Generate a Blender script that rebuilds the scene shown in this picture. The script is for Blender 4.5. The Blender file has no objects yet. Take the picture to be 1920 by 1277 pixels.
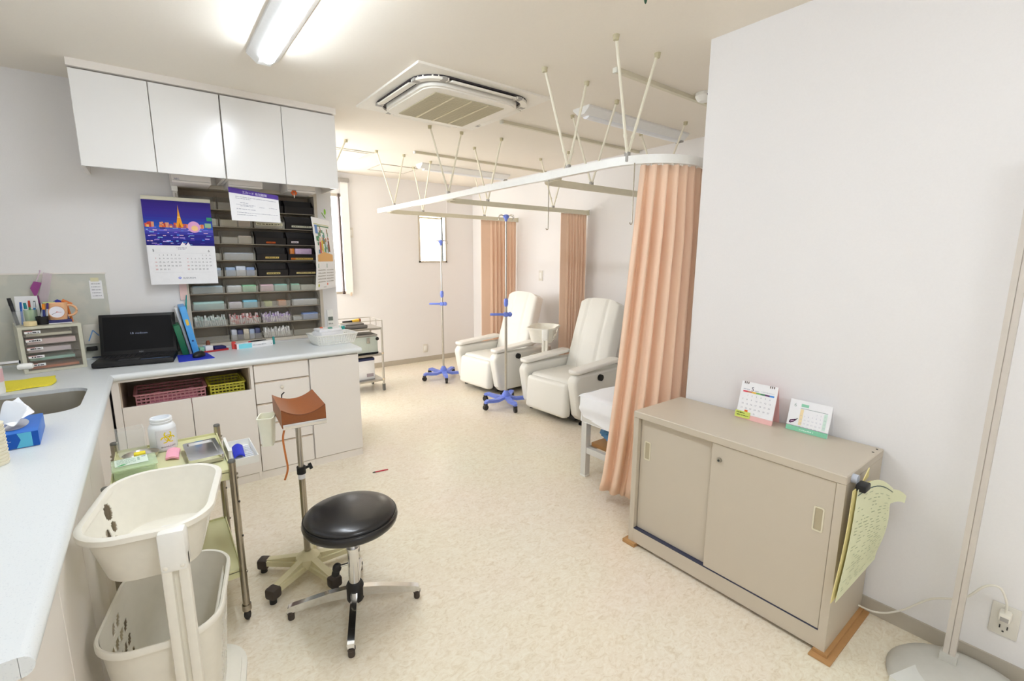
import bpy, bmesh, math, random
from mathutils import Vector, Matrix
from mathutils.geometry import tessellate_polygon
random.seed(7)
SC = bpy.context.scene
COL = SC.collection
PI = math.pi

# ------------------------------------------------------------------ camera, world, lights, exposure
cam_d = bpy.data.cameras.new('camera')
cam_d.sensor_width = 36.0
cam_d.lens = 876.965 / 1920.0 * 36.0
cam_d.clip_start = 0.02
cam = bpy.data.objects.new('camera', cam_d)
COL.objects.link(cam)
_y, _p, _r = math.radians(37.5886), math.radians(-9.8225), math.radians(0.1685)
_fw = Vector((math.sin(_y) * math.cos(_p), math.cos(_y) * math.cos(_p), math.sin(_p)))
_rt = Vector((math.cos(_y), -math.sin(_y), 0))
_up = _rt.cross(_fw)
_rx = _rt * math.cos(_r) + _up * math.sin(_r)
_ux = -_rt * math.sin(_r) + _up * math.cos(_r)
_m = Matrix((_rx, _ux, -_fw)).transposed().to_4x4()
_m.translation = (0, 0, 1.4)
cam.matrix_world = _m
SC.camera = cam

world = bpy.data.worlds.new('world')
world.use_nodes = True
_bg = world.node_tree.nodes['Background']
_bg.inputs['Color'].default_value = (0.85, 0.92, 1.0, 1)
_bg.inputs['Strength'].default_value = 1.0
SC.world = world

SC.view_settings.view_transform = 'Standard'
SC.view_settings.look = 'None'
SC.view_settings.gamma = 1.0
SC.view_settings.use_curve_mapping = False
SC.view_settings.exposure = 0.76
try:
    SC.cycles.use_denoising = True
    SC.cycles.max_bounces = 10
    SC.cycles.diffuse_bounces = 6
    SC.cycles.transparent_max_bounces = 16
    SC.cycles.caustics_reflective = False
    SC.cycles.caustics_refractive = False
    SC.cycles.sample_clamp_indirect = 8.0
except Exception:
    pass

TUBE_POWER = 44.0      # emission of the fluorescent diffusers
WINDOW_FAR = 6.0       # emission of the small far window and the added left-wall window
WINDOW_SINK = 0.5      # emission of daylight behind the window over the sink
ZC = 2.405             # ceiling height
XW, YC = 2.172, 1.317  # near right wall plane and its corner
XA = 3.75              # wall behind the chairs
YB, YF = 3.80, 5.80    # partition behind the counter, far wall

# ------------------------------------------------------------------ materials
def lin(c):
    o = []
    for v in c[:3]:
        v = v / 255.0
        o.append(v / 12.92 if v <= 0.04045 else ((v + 0.055) / 1.055) ** 2.4)
    return tuple(o) + (1.0,)

MATS = {}
def mat(name, rgb, rough=0.5, metal=0.0, noise=(40.0, 0.04), alpha=1.0, emit=0.0, emit_rgb=None,
        trans=0.0, bump=0.0, coat=0.0, sheen=0.0, aniso=False, sss=0.0):
    m = bpy.data.materials.new(name)
    m.use_nodes = True
    nt = m.node_tree
    b = nt.nodes['Principled BSDF']
    c = lin(rgb)
    tc = nt.nodes.new('ShaderNodeTexCoord')
    nz = nt.nodes.new('ShaderNodeTexNoise')
    nz.inputs['Scale'].default_value = noise[0]
    nz.inputs['Detail'].default_value = 3.0
    nt.links.new(tc.outputs['Object'], nz.inputs['Vector'])
    mx = nt.nodes.new('ShaderNodeMix')
    mx.data_type = 'RGBA'
    a = noise[1]
    mx.inputs['A'].default_value = tuple(max(0, v * (1 - a)) for v in c[:3]) + (1,)
    mx.inputs['B'].default_value = tuple(min(1, v * (1 + a)) for v in c[:3]) + (1,)
    nt.links.new(nz.outputs['Fac'], mx.inputs['Factor'])
    nt.links.new(mx.outputs['Result'], b.inputs['Base Color'])
    b.inputs['Roughness'].default_value = rough
    b.inputs['Metallic'].default_value = metal
    b.inputs['Alpha'].default_value = alpha
    if trans: b.inputs['Transmission Weight'].default_value = trans
    if coat:
        b.inputs['Coat Weight'].default_value = coat
        b.inputs['Coat Roughness'].default_value = 0.15
    if sheen: b.inputs['Sheen Weight'].default_value = sheen
    if emit:
        b.inputs['Emission Color'].default_value = lin(emit_rgb or rgb)
        b.inputs['Emission Strength'].default_value = emit
    if bump:
        bp = nt.nodes.new('ShaderNodeBump')
        bp.inputs['Strength'].default_value = bump
        bp.inputs['Distance'].default_value = 0.002
        nt.links.new(nz.outputs['Fac'], bp.inputs['Height'])
        nt.links.new(bp.outputs['Normal'], b.inputs['Normal'])
    MATS[name] = m
    return m

def floor_mat():
    m = mat('floor_vinyl', (232, 218, 194), 0.28, noise=(5, 0.02))
    nt = m.node_tree; b = nt.nodes['Principled BSDF']
    tc = nt.nodes.new('ShaderNodeTexCoord')
    mp = nt.nodes.new('ShaderNodeMapping'); mp.inputs['Scale'].default_value = (1, 1.6, 1)
    mp.inputs['Rotation'].default_value = (0, 0, 0.6)
    n1 = nt.nodes.new('ShaderNodeTexNoise'); n1.inputs['Scale'].default_value = 26; n1.inputs['Detail'].default_value = 7; n1.inputs['Roughness'].default_value = 0.72
    n1.inputs['Distortion'].default_value = 1.6
    r1 = nt.nodes.new('ShaderNodeValToRGB')
    e = r1.color_ramp.elements
    e[0].position = 0.34; e[0].color = lin((226, 211, 184))
    e[1].position = 0.62; e[1].color = lin((247, 238, 220))
    k = r1.color_ramp.elements.new(0.47); k.color = lin((240, 228, 206))
    n2 = nt.nodes.new('ShaderNodeTexNoise'); n2.inputs['Scale'].default_value = 1.4; n2.inputs['Detail'].default_value = 2
    mx = nt.nodes.new('ShaderNodeMix'); mx.data_type = 'RGBA'; mx.blend_type = 'MULTIPLY'
    mx.inputs['Factor'].default_value = 0.10
    nt.links.new(tc.outputs['Object'], mp.inputs['Vector'])
    nt.links.new(mp.outputs['Vector'], n1.inputs['Vector'])
    nt.links.new(tc.outputs['Object'], n2.inputs['Vector'])
    nt.links.new(n1.outputs['Fac'], r1.inputs['Fac'])
    nt.links.new(r1.outputs['Color'], mx.inputs['A'])
    nt.links.new(n2.outputs['Color'], mx.inputs['B'])
    nt.links.new(mx.outputs['Result'], b.inputs['Base Color'])
    bp = nt.nodes.new('ShaderNodeBump'); bp.inputs['Strength'].default_value = 0.06; bp.inputs['Distance'].default_value = 0.002
    nt.links.new(n1.outputs['Fac'], bp.inputs['Height'])
    nt.links.new(bp.outputs['Normal'], b.inputs['Normal'])
    return m

def speck_mat(name, base, dark, scale, rough, cover=0.42):
    m = mat(name, base, rough)
    nt = m.node_tree; b = nt.nodes['Principled BSDF']
    tc = nt.nodes.new('ShaderNodeTexCoord')
    n1 = nt.nodes.new('ShaderNodeTexNoise'); n1.inputs['Scale'].default_value = scale; n1.inputs['Detail'].default_value = 4
    r1 = nt.nodes.new('ShaderNodeValToRGB')
    r1.color_ramp.elements[0].position = cover - 0.10; r1.color_ramp.elements[0].color = lin(dark)
    r1.color_ramp.elements[1].position = cover; r1.color_ramp.elements[1].color = lin(base)
    nt.links.new(tc.outputs['Object'], n1.inputs['Vector'])
    nt.links.new(n1.outputs['Fac'], r1.inputs['Fac'])
    nt.links.new(r1.outputs['Color'], b.inputs['Base Color'])
    return m

def print_mat():
    m = bpy.data.materials.new('printed_ink'); m.use_nodes = True
    nt = m.node_tree; b = nt.nodes['Principled BSDF']
    at = nt.nodes.new('ShaderNodeVertexColor'); at.layer_name = 'Ink'
    nt.links.new(at.outputs['Color'], b.inputs['Base Color'])
    b.inputs['Roughness'].default_value = 0.55
    b.inputs['Specular IOR Level'].default_value = 0.2
    MATS['ink'] = m
    return m

FLOOR = floor_mat()
INK = print_mat()
WALL = mat('wallpaper_white', (237, 235, 234), 0.85, noise=(160, 0.02), bump=0.10)
CEIL = mat('ceiling_white', (240, 233, 221), 0.9, noise=(120, 0.02), bump=0.08)
BASEB = mat('baseboard_taupe', (186, 178, 163), 0.6)
LAM = mat('laminate_cream', (238, 232, 225), 0.38, noise=(6, 0.01))
LAMW = mat('laminate_white_gloss', (240, 239, 237), 0.22, noise=(6, 0.01))
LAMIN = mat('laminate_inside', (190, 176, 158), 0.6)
TOP = speck_mat('worktop_speckled', (226, 230, 231), (210, 215, 218), 330, 0.30, 0.40)
TILE = speck_mat('splash_marble', (210, 208, 196), (201, 202, 192), 9, 0.4, 0.55)
STEEL = mat('stainless', (196, 192, 184), 0.28, 1.0, noise=(30, 0.06))
SINKM = mat('sink_stainless', (168, 164, 152), 0.36, 1.0, noise=(18, 0.08))
CHROME = mat('chrome', (225, 225, 225), 0.10, 1.0)
DARKCH = mat('worn_chrome', (168, 160, 146), 0.25, 1.0, noise=(60, 0.12))
BEIGE = mat('steel_cabinet_beige', (200, 189, 171), 0.42, noise=(8, 0.015))
BEIGE2 = mat('handle_ivory', (222, 214, 190), 0.4)
BLACKV = mat('black_vinyl', (18, 17, 20), 0.28, noise=(220, 0.2), bump=0.12, coat=0.25)
BLACKP = mat('black_plastic', (17, 16, 18), 0.5)
RUBBER = mat('dark_rubber', (50, 46, 44), 0.65)
BROWNR = mat('brown_rubber', (66, 56, 50), 0.6)
BROWNV = mat('brown_vinyl', (142, 80, 36), 0.42, noise=(120, 0.12), bump=0.15)
CREAMP = mat('cream_paint', (222, 214, 176), 0.42)
TROLC = mat('trolley_cream_green', (219, 217, 170), 0.36, noise=(6, 0.02))
WHITEP = mat('white_plastic', (243, 242, 236), 0.35)
WHITEW = mat('white_plastic_warm', (238, 234, 222), 0.38)
CLEAR = mat('clear_plastic', (240, 243, 242), 0.12, alpha=0.13)
CLEARG = mat('clear_green_plastic', (216, 238, 200), 0.15, alpha=0.38)
SMOKE = mat('smoke_plastic', (206, 200, 186), 0.14, alpha=0.30)
DARKBIN = mat('dark_brown_bin', (24, 17, 17), 0.5)
RACKB = mat('rack_back_taupe', (182, 168, 148), 0.6)
RACKF = mat('rack_frame', (206, 196, 180), 0.5)
CURT = mat('curtain_peach', (255, 220, 193), 0.85, noise=(300, 0.03), sheen=0.0, bump=0.05)
RAILW = mat('rail_white', (244, 244, 240), 0.3)
RAILT = mat('rail_tan', (220, 214, 192), 0.45)
RODM = mat('rod_ivory', (238, 233, 214), 0.4)
CHAIR = mat('chair_vinyl', (235, 233, 226), 0.45, noise=(200, 0.03), bump=0.06)
CHAIRP = mat('chair_arm_pad', (240, 237, 231), 0.35)
IVBLUE = mat('iv_blue', (118, 140, 232), 0.38)
SHEET = mat('bed_sheet', (246, 247, 250), 0.8, noise=(30, 0.02), bump=0.2)
BEDFR = mat('bed_frame_grey', (216, 214, 208), 0.4)
WOOD = mat('board_wood', (170, 122, 70), 0.55, noise=(22, 0.18))
CARD = mat('cardboard', (186, 142, 92), 0.8, noise=(30, 0.08))
BAGB = mat('blue_plastic_bag', (92, 150, 196), 0.25, noise=(14, 0.25))
PAPER = mat('paper_white', (244, 244, 246), 0.7)
PAPERG = mat('paper_green', (226, 228, 192), 0.75, noise=(12, 0.04))
PAPERY = mat('envelope_kraft', (228, 214, 150), 0.75)
GREYP = mat('organizer_grey', (206, 204, 186), 0.5)
LIGHTG = mat('light_housing', (238, 238, 236), 0.4)
GLOW = mat('tube_diffuser_lit', (255, 255, 255), 0.4, emit=TUBE_POWER, emit_rgb=(238, 246, 255))
DIFF = mat('diffuser_off', (240, 242, 246), 0.3)
DAYF = mat('daylight_pane', (255, 255, 255), 0.3, emit=WINDOW_FAR, emit_rgb=(246, 250, 255))
DAYW = mat('daylight_pane_tall', (255, 255, 255), 0.3, emit=3.0, emit_rgb=(246, 250, 255))
DAYB = mat('daylight_blind', (255, 250, 236), 0.7, emit=2.2, emit_rgb=(255, 248, 232))
DAYS = mat('daylight_pane_cool', (255, 255, 255), 0.3, emit=WINDOW_SINK, emit_rgb=(214, 232, 255))
ALU = mat('window_frame_alu', (196, 186, 170), 0.4)
DKFR = mat('window_frame_dark', (92, 78, 74), 0.5)
ACW = mat('aircon_white', (240, 236, 226), 0.45)
ACG = mat('aircon_grille', (198, 190, 164), 0.6)
ACD = mat('aircon_slot_dark', (52, 46, 50), 0.6)
GREY = mat('mid_grey', (170, 166, 160), 0.5)
PLATE = mat('switch_plate', (226, 222, 212), 0.4)
def translucent(m, rgb, w):
    nt = m.node_tree; b = nt.nodes['Principled BSDF']; out = nt.nodes['Material Output']
    tr = nt.nodes.new('ShaderNodeBsdfTranslucent'); tr.inputs['Color'].default_value = lin(rgb)
    mx = nt.nodes.new('ShaderNodeMixShader'); mx.inputs['Fac'].default_value = w
    nt.links.new(b.outputs['BSDF'], mx.inputs[1]); nt.links.new(tr.outputs['BSDF'], mx.inputs[2])
    nt.links.new(mx.outputs['Shader'], out.inputs['Surface'])
translucent(CURT, (255, 230, 210), 0.10)
def flat(name, rgb, rough=0.5, **k):
    if name in MATS: return MATS[name]
    return mat(name, rgb, rough, **k)

# ------------------------------------------------------------------ mesh builder
class B:
    def __init__(s):
        s.v = []; s.f = []
    def add(s, vs, fs, M=None):
        o = len(s.v)
        for p in vs:
            p = Vector(p)
            s.v.append(M @ p if M is not None else p)
        for f in fs: s.f.append([i + o for i in f])
        return s
    def box(s, x0, x1, y0, y1, z0, z1, M=None):
        vs = [(x, y, z) for z in (z0, z1) for y in (y0, y1) for x in (x0, x1)]
        return s.add(vs, [(0, 2, 3, 1), (4, 5, 7, 6), (0, 1, 5, 4), (2, 6, 7, 3), (0, 4, 6, 2), (1, 3, 7, 5)], M)
    def rbox(s, x0, x1, y0, y1, z0, z1, r=0.01, seg=2, M=None):
        bm = bmesh.new()
        bmesh.ops.create_cube(bm, size=1.0)
        for v in bm.verts:
            v.co = Vector(((x0 + x1) / 2 + v.co.x * (x1 - x0), (y0 + y1) / 2 + v.co.y * (y1 - y0), (z0 + z1) / 2 + v.co.z * (z1 - z0)))
        r = min(r, 0.49 * min(abs(x1 - x0), abs(y1 - y0), abs(z1 - z0)))
        bmesh.ops.bevel(bm, geom=list(bm.edges), offset=r, segments=seg, affect='EDGES', profile=0.5)
        bm.verts.index_update()
        s.add([v.co.copy() for v in bm.verts], [[v.index for v in f.verts] for f in bm.faces], M)
        bm.free()
        return s
    def cyl(s, p0, p1, r0, r1=None, n=16, cap=True, M=None):
        r1 = r0 if r1 is None else r1
        p0, p1 = Vector(p0), Vector(p1)
        d = (p1 - p0).normalized()
        a = d.orthogonal().normalized(); b = d.cross(a)
        vs = []
        for p, r in ((p0, r0), (p1, r1)):
            for i in range(n):
                t = 2 * PI * i / n
                vs.append(p + (a * math.cos(t) + b * math.sin(t)) * r)
        fs = [(i, (i + 1) % n, n + (i + 1) % n, n + i) for i in range(n)]
        if cap:
            fs.append(tuple(range(n - 1, -1, -1))); fs.append(tuple(range(n, 2 * n)))
        return s.add(vs, fs, M)
    def lathe(s, prof, c=(0, 0, 0), n=28, M=None, sx=1.0, sy=1.0, cap0=True, cap1=True):
        vs = []
        for r, z in prof:
            for i in range(n):
                t = 2 * PI * i / n
                vs.append((c[0] + r * sx * math.cos(t), c[1] + r * sy * math.sin(t), c[2] + z))
        fs = []
        for k in range(len(prof) - 1):
            for i in range(n):
                j = (i + 1) % n
                fs.append((k * n + i, k * n + j, (k + 1) * n + j, (k + 1) * n + i))
        if cap0: fs.append(tuple(range(n - 1, -1, -1)))
        if cap1: fs.append(tuple((len(prof) - 1) * n + i for i in range(n)))
        return s.add(vs, fs, M)
    def ext(s, poly, axis, a, b, M=None):
        """extrude a 2D polygon along axis; poly is in the two other axes in order (x,y)/(x,z)/(y,z)"""
        def P(u, v, w):
            return {'x': (w, u, v), 'y': (u, w, v), 'z': (u, v, w)}[axis]
        n = len(poly)
        vs = [P(u, v, a) for u, v in poly] + [P(u, v, b) for u, v in poly]
        fs = [(i, (i + 1) % n, n + (i + 1) % n, n + i) for i in range(n)]
        fs += [tuple(range(n - 1, -1, -1)), tuple(range(n, 2 * n))]
        return s.add(vs, fs, M)
    def sweep(s, path, prof, closed=False, up=(0, 0, 1), cap=True, M=None):
        """prof: list of (side, up) offsets; closed profile"""
        path = [Vector(p) for p in path]; up = Vector(up)
        n = len(prof); L = len(path); vs = []
        for k, p in enumerate(path):
            if closed: d = path[(k + 1) % L] - path[k - 1]
            else: d = path[min(k + 1, L - 1)] - path[max(k - 1, 0)]
            d.normalize()
            sd = d.cross(up)
            if sd.length < 1e-4: sd = d.orthogonal()
            sd.normalize(); u2 = sd.cross(d)
            for a, b in prof: vs.append(p + sd * a + u2 * b)
        fs = []
        for k in range(L if closed else L - 1):
            k2 = (k + 1) % L
            for i in range(n):
                j = (i + 1) % n
                fs.append((k * n + i, k * n + j, k2 * n + j, k2 * n + i))
        if cap and not closed:
            fs.append(tuple(range(n - 1, -1, -1))); fs.append(tuple((L - 1) * n + i for i in range(n)))
        return s.add(vs, fs, M)
    def tube(s, path, r, n=8, closed=False, M=None):
        return s.sweep(path, [(r * math.cos(2 * PI * i / n), r * math.sin(2 * PI * i / n)) for i in range(n)], closed, (0.013, 0.027, 1), True, M)
    def grid(s, fn, nu, nv, M=None):
        vs = [fn(i / nu, j / nv) for j in range(nv + 1) for i in range(nu + 1)]
        w = nu + 1
        return s.add(vs, [(j * w + i, j * w + i + 1, (j + 1) * w + i + 1, (j + 1) * w + i) for j in range(nv) for i in range(nu)], M)
    def slab(s, fn, nu, nv, nrm, t, M=None):
        """a sheet fn(u,v) with thickness t along nrm"""
        nrm = Vector(nrm)
        w = nu + 1
        A = [Vector(fn(i / nu, j / nv)) for j in range(nv + 1) for i in range(nu + 1)]
        vs = A + [p + nrm * t for p in A]; o = len(A)
        fs = [(j * w + i, j * w + i + 1, (j + 1) * w + i + 1, (j + 1) * w + i) for j in range(nv) for i in range(nu)]
        fs += [tuple(reversed([k + o for k in f])) for f in list(fs)]
        ring = [i for i in range(w)] + [j * w + nu for j in range(1, nv + 1)] + [nv * w + i for i in range(nu - 1, -1, -1)] + [j * w for j in range(nv - 1, 0, -1)]
        for k in range(len(ring)):
            a, b = ring[k], ring[(k + 1) % len(ring)]
            fs.append((a, a + o, b + o, b))
        return s.add(vs, fs, M)
    def ball(s, c, r, n=16, m=10, M=None):
        rx, ry, rz = (r, r, r) if not isinstance(r, (tuple, list)) else r
        vs = [(c[0], c[1], c[2] - rz)]
        for k in range(1, m):
            t = -PI / 2 + PI * k / m
            for i in range(n):
                a = 2 * PI * i / n
                vs.append((c[0] + rx * math.cos(t) * math.cos(a), c[1] + ry * math.cos(t) * math.sin(a), c[2] + rz * math.sin(t)))
        vs.append((c[0], c[1], c[2] + rz)); top = len(vs) - 1
        fs = [(0, 1 + (i + 1) % n, 1 + i) for i in range(n)]
        for k in range(m - 2):
            for i in range(n):
                j = (i + 1) % n
                fs.append((1 + k * n + i, 1 + k * n + j, 1 + (k + 1) * n + j, 1 + (k + 1) * n + i))
        fs += [(top, 1 + (m - 2) * n + i, 1 + (m - 2) * n + (i + 1) % n) for i in range(n)]
        return s.add(vs, fs, M)
    def plate(s, outer, holes, z0, z1, M=None):
        """flat plate in xy with holes"""
        loops = [[Vector((x, y, 0)) for x, y in outer]] + [[Vector((x, y, 0)) for x, y in h] for h in holes]
        tris = tessellate_polygon(loops)
        flatv = [p for l in loops for p in l]; n = len(flatv)
        vs = [(p.x, p.y, z1) for p in flatv] + [(p.x, p.y, z0) for p in flatv]
        fs = []
        for t in tris:
            a, b, c = [flatv[i] for i in t]
            t = tuple(t) if (b - a).cross(c - a).z > 0 else tuple(reversed(t))
            fs.append(t); fs.append(tuple(i + n for i in reversed(t)))
        o = 0
        for l in loops:
            for i in range(len(l)):
                j = (i + 1) % len(l)
                fs.append((o + i, o + n + i, o + n + j, o + j))
            o += len(l)
        return s.add(vs, fs, M)

OFF = {}
def _mesh(name, b, m, smooth, off):
    me = bpy.data.meshes.new(name)
    me.from_pydata([tuple(v - off) for v in b.v], [], b.f)
    me.validate(clean_customdata=False)
    bm = bmesh.new(); bm.from_mesh(me)
    bmesh.ops.recalc_face_normals(bm, faces=bm.faces)
    bm.to_mesh(me); bm.free()
    me.materials.append(m)
    if smooth:
        for p in me.polygons: p.use_smooth = True
        try: me.set_sharp_from_angle(angle=math.radians(smooth))
        except Exception: pass
    me.update()
    return me
def tag(o, label=None, cat=None, group=None, kind=None):
    if label: o['label'] = label
    if cat: o['category'] = cat
    if group: o['group'] = group
    if kind: o['kind'] = kind
    return o
def thing(name, label, cat, loc=(0, 0, 0), rz=0.0, group=None, w=False, kind=None):
    """an Empty at the base of a thing; w=True: its parts are given in room coordinates"""
    o = bpy.data.objects.new(name, None)
    o.empty_display_size = 0.05
    COL.objects.link(o)
    o.location = loc; o.rotation_euler = (0, 0, rz)
    OFF[o] = Vector(loc) if w else Vector((0, 0, 0))
    return tag(o, label, cat, group, kind)
def part(parent, name, b, m, smooth=35, label=None, kind=None):
    o = bpy.data.objects.new(name, _mesh(name, b, m, smooth, OFF[parent]))
    COL.objects.link(o); o.parent = parent
    OFF[o] = OFF[parent]
    return tag(o, label, kind=kind)
def solo(name, b, m, label, cat, group=None, smooth=35, kind=None):
    xs = [v.x for v in b.v]; ys = [v.y for v in b.v]; zs = [v.z for v in b.v]
    off = Vector(((min(xs) + max(xs)) / 2, (min(ys) + max(ys)) / 2, min(zs)))
    o = bpy.data.objects.new(name, _mesh(name, b, m, smooth, off))
    COL.objects.link(o); o.location = off
    OFF[o] = off
    return tag(o, label, cat, group, kind)
def struct(name, b, m, smooth=0):
    o = bpy.data.objects.new(name, _mesh(name, b, m, smooth, Vector((0, 0, 0))))
    COL.objects.link(o); OFF[o] = Vector((0, 0, 0))
    o['kind'] = 'structure'
    return o
def dup(root, loc, rz, label, group=None):
    r = root.copy(); COL.objects.link(r); r.location = loc; r.rotation_euler = (0, 0, rz)
    r['label'] = label
    if group: r['group'] = group
    for ch in list(root.children):
        c = ch.copy(); COL.objects.link(c); c.parent = r
        for g in list(ch.children):
            d = g.copy(); COL.objects.link(d); d.parent = c
    return r
def rrect(x0, x1, y0, y1, r, n=6):
    P = []
    for cx, cy, a0 in ((x1 - r, y0 + r, -90), (x1 - r, y1 - r, 0), (x0 + r, y1 - r, 90), (x0 + r, y0 + r, 180)):
        for k in range(n + 1):
            t = math.radians(a0 + 90 * k / n)
            P.append((cx + r * math.cos(t), cy + r * math.sin(t)))
    return P
def star(c, n, a0, r):
    return [(c[0] + r * math.cos(math.radians(a0 + 360 * k / n)), c[1] + r * math.sin(math.radians(a0 + 360 * k / n))) for k in range(n)]

# ------------------------------------------------------------------ flat print: coloured shapes on a sheet
_TXT = {}
def text_shape(body):
    if body in _TXT: return _TXT[body]
    cu = bpy.data.curves.new('t', 'FONT'); cu.body = body; cu.size = 1.0; cu.resolution_u = 2
    ob = bpy.data.objects.new('t', cu); COL.objects.link(ob)
    dg = bpy.context.evaluated_depsgraph_get(); dg.update()
    me = bpy.data.meshes.new_from_object(ob.evaluated_get(dg))
    vs = [(v.co.x, v.co.y) for v in me.vertices]; fs = [tuple(p.vertices) for p in me.polygons]
    bpy.data.objects.remove(ob); bpy.data.curves.remove(cu); bpy.data.meshes.remove(me)
    _TXT[body] = (vs, fs)
    return vs, fs
class Ink:
    """o: lower-left corner of the sheet, u/v: unit axes, n: outward normal; sizes in metres; mapf bends the sheet"""
    def __init__(s, o, u, v, n, mapf=None):
        s.o, s.u, s.w, s.n = Vector(o), Vector(u).normalized(), Vector(v).normalized(), Vector(n).normalized()
        s.vs = []; s.fs = []; s.cs = []; s.lay = 0; s.mapf = mapf
    def _p(s, x, y, h):
        if s.mapf: return Vector(s.mapf(x, y)) + s.n * h
        return s.o + s.u * x + s.w * y + s.n * h
    def poly(s, pts, rgb, lay=1):
        o = len(s.vs); h = 0.0004 + 0.00025 * lay
        s.vs += [s._p(x, y, h) for x, y in pts]
        s.fs.append(tuple(range(o, o + len(pts)))); s.cs.append(lin(rgb))
        return s
    def rect(s, x0, x1, y0, y1, rgb, lay=1):
        return s.poly([(x0, y0), (x1, y0), (x1, y1), (x0, y1)], rgb, lay)
    def disc(s, x, y, r, rgb, lay=1, n=20, ry=None):
        return s.poly([(x + r * math.cos(2 * PI * i / n), y + (ry or r) * math.sin(2 * PI * i / n)) for i in range(n)], rgb, lay)
    def ring(s, x, y, r0, r1, rgb, lay=1, n=24, a0=0, a1=360):
        for i in range(n):
            t0 = math.radians(a0 + (a1 - a0) * i / n); t1 = math.radians(a0 + (a1 - a0) * (i + 1) / n)
            s.poly([(x + r0 * math.cos(t0), y + r0 * math.sin(t0)), (x + r1 * math.cos(t0), y + r1 * math.sin(t0)),
                    (x + r1 * math.cos(t1), y + r1 * math.sin(t1)), (x + r0 * math.cos(t1), y + r0 * math.sin(t1))], rgb, lay)
        return s
    def text(s, body, x, y, size, rgb, lay=2, center=False):
        vs, fs = text_shape(body)
        if not vs: return s
        if center:
            mx = (min(p[0] for p in vs) + max(p[0] for p in vs)) / 2
            x = x - mx * size
        h = 0.0004 + 0.00025 * lay; o = len(s.vs)
        s.vs += [s._p(x + a * size, y + b * size, h) for a, b in vs]
        for f in fs: s.fs.append(tuple(i + o for i in f)); s.cs.append(lin(rgb))
        return s
    def scribble(s, x0, x1, y, h, rgb, lay=2, seed=1):
        rn = random.Random(seed); x = x0
        while x < x1:
            w = min(rn.uniform(0.6, 2.4) * h, x1 - x)
            s.rect(x, x + w, y, y + h * rn.uniform(0.6, 1.0), rgb, lay); x += w + rn.uniform(0.15, 0.6) * h
        return s
    def done(s, parent, name='print', label=None):
        me = bpy.data.meshes.new(name)
        off = OFF[parent]
        me.from_pydata([tuple(v - off) for v in s.vs], [], s.fs)
        at = me.color_attributes.new('Ink', 'FLOAT_COLOR', 'CORNER')
        i = 0
        for p, c in zip(me.polygons, s.cs):
            for _ in p.vertices:
                at.data[i].color = c; i += 1
        me.materials.append(INK)
        o = bpy.data.objects.new(name, me); COL.objects.link(o); o.parent = parent; OFF[o] = off
        if label: o['label'] = label
        return o

# ================================================================== THE ROOM
def wall_with_holes(u0, u1, z0, z1, holes, axis, a, b):
    """wall panel; holes (u0,u1,z0,z1)"""
    bb = B()
    us = sorted({u0, u1, *[h[0] for h in holes], *[h[1] for h in holes]})
    for i in range(len(us) - 1):
        c = (us[i] + us[i + 1]) / 2
        zs = [z0]
        for h in sorted(holes, key=lambda q: q[2]):
            if h[0] < c < h[1]: zs += [h[2], h[3]]
        zs.append(z1)
        for k in range(0, len(zs), 2):
            if zs[k + 1] - zs[k] > 1e-4:
                if axis == 'y': bb.box(us[i], us[i + 1], a, b, zs[k], zs[k + 1])
                else: bb.box(a, b, us[i], us[i + 1], zs[k], zs[k + 1])
    return bb
XL, Y0 = -0.86, -1.25
struct('floor', B().box(XL - 0.1, XA + 0.1, Y0 - 0.1, YF + 0.1, -0.1, 0), FLOOR)
struct('ceiling', B().box(XL - 0.1, XA + 0.1, Y0 - 0.1, YF + 0.1, ZC, ZC + 0.1), CEIL)
W1 = (0.0, 1.925, 0.98, 2.16)      # tall window far left
W2 = (2.888, 3.312, 1.355, 1.985)   # small window
WS = (0.35, 2.55, 1.20, 2.10)       # window over the sink, left wall
WR = (4.20, 5.60, 0.95, 2.20)       # added unseen window in the left wall, lights the far area
struct('wall_far', wall_with_holes(XL, XA, 0, ZC, [W1, W2], 'y', YF, YF + 0.1), WALL)
struct('wall_alcove', B().box(XA, XA + 0.1, YC, YF, 0, ZC), WALL)
struct('wall_right', B().box(XW, XA + 0.1, Y0, YC, 0, ZC), WALL)
struct('wall_left', wall_with_holes(Y0, YF, 0, ZC, [WS, WR], 'x', XL - 0.1, XL), WALL)
struct('wall_front', B().box(XL, XW, Y0 - 0.1, Y0, 0, ZC), WALL)
RX0, RX1, RZ0, RZ1 = 0.178, 1.058, 0.80, 1.882
struct('wall_back', wall_with_holes(XL, 1.166, 0, ZC, [(RX0, RX1, RZ0, RZ1)], 'y', YB, YB + 0.2), WALL)
struct('baseboard_far', B().box(1.2, XA, YF - 0.008, YF, 0, 0.065), BASEB)
struct('baseboard_alcove', B().box(XA - 0.008, XA, YC, YF, 0, 0.065), BASEB)
struct('baseboard_right', B().box(XW - 0.008, XW, Y0, YC, 0, 0.062), BASEB)
struct('baseboard_return', B().box(XW, XA, YC, YC + 0.008, 0, 0.062), BASEB)
struct('trim_1', B().box(3.322, 3.338, YF - 0.006, YF, 1.99, ZC), WALL)
struct('trim_2', B().box(XL, -0.214, YB - 0.012, YB, 0.795, 1.308), TILE)
struct('trim_3', B().box(XL, -0.21, YB - 0.016, YB, 1.308, 1.316), LAM)

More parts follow.
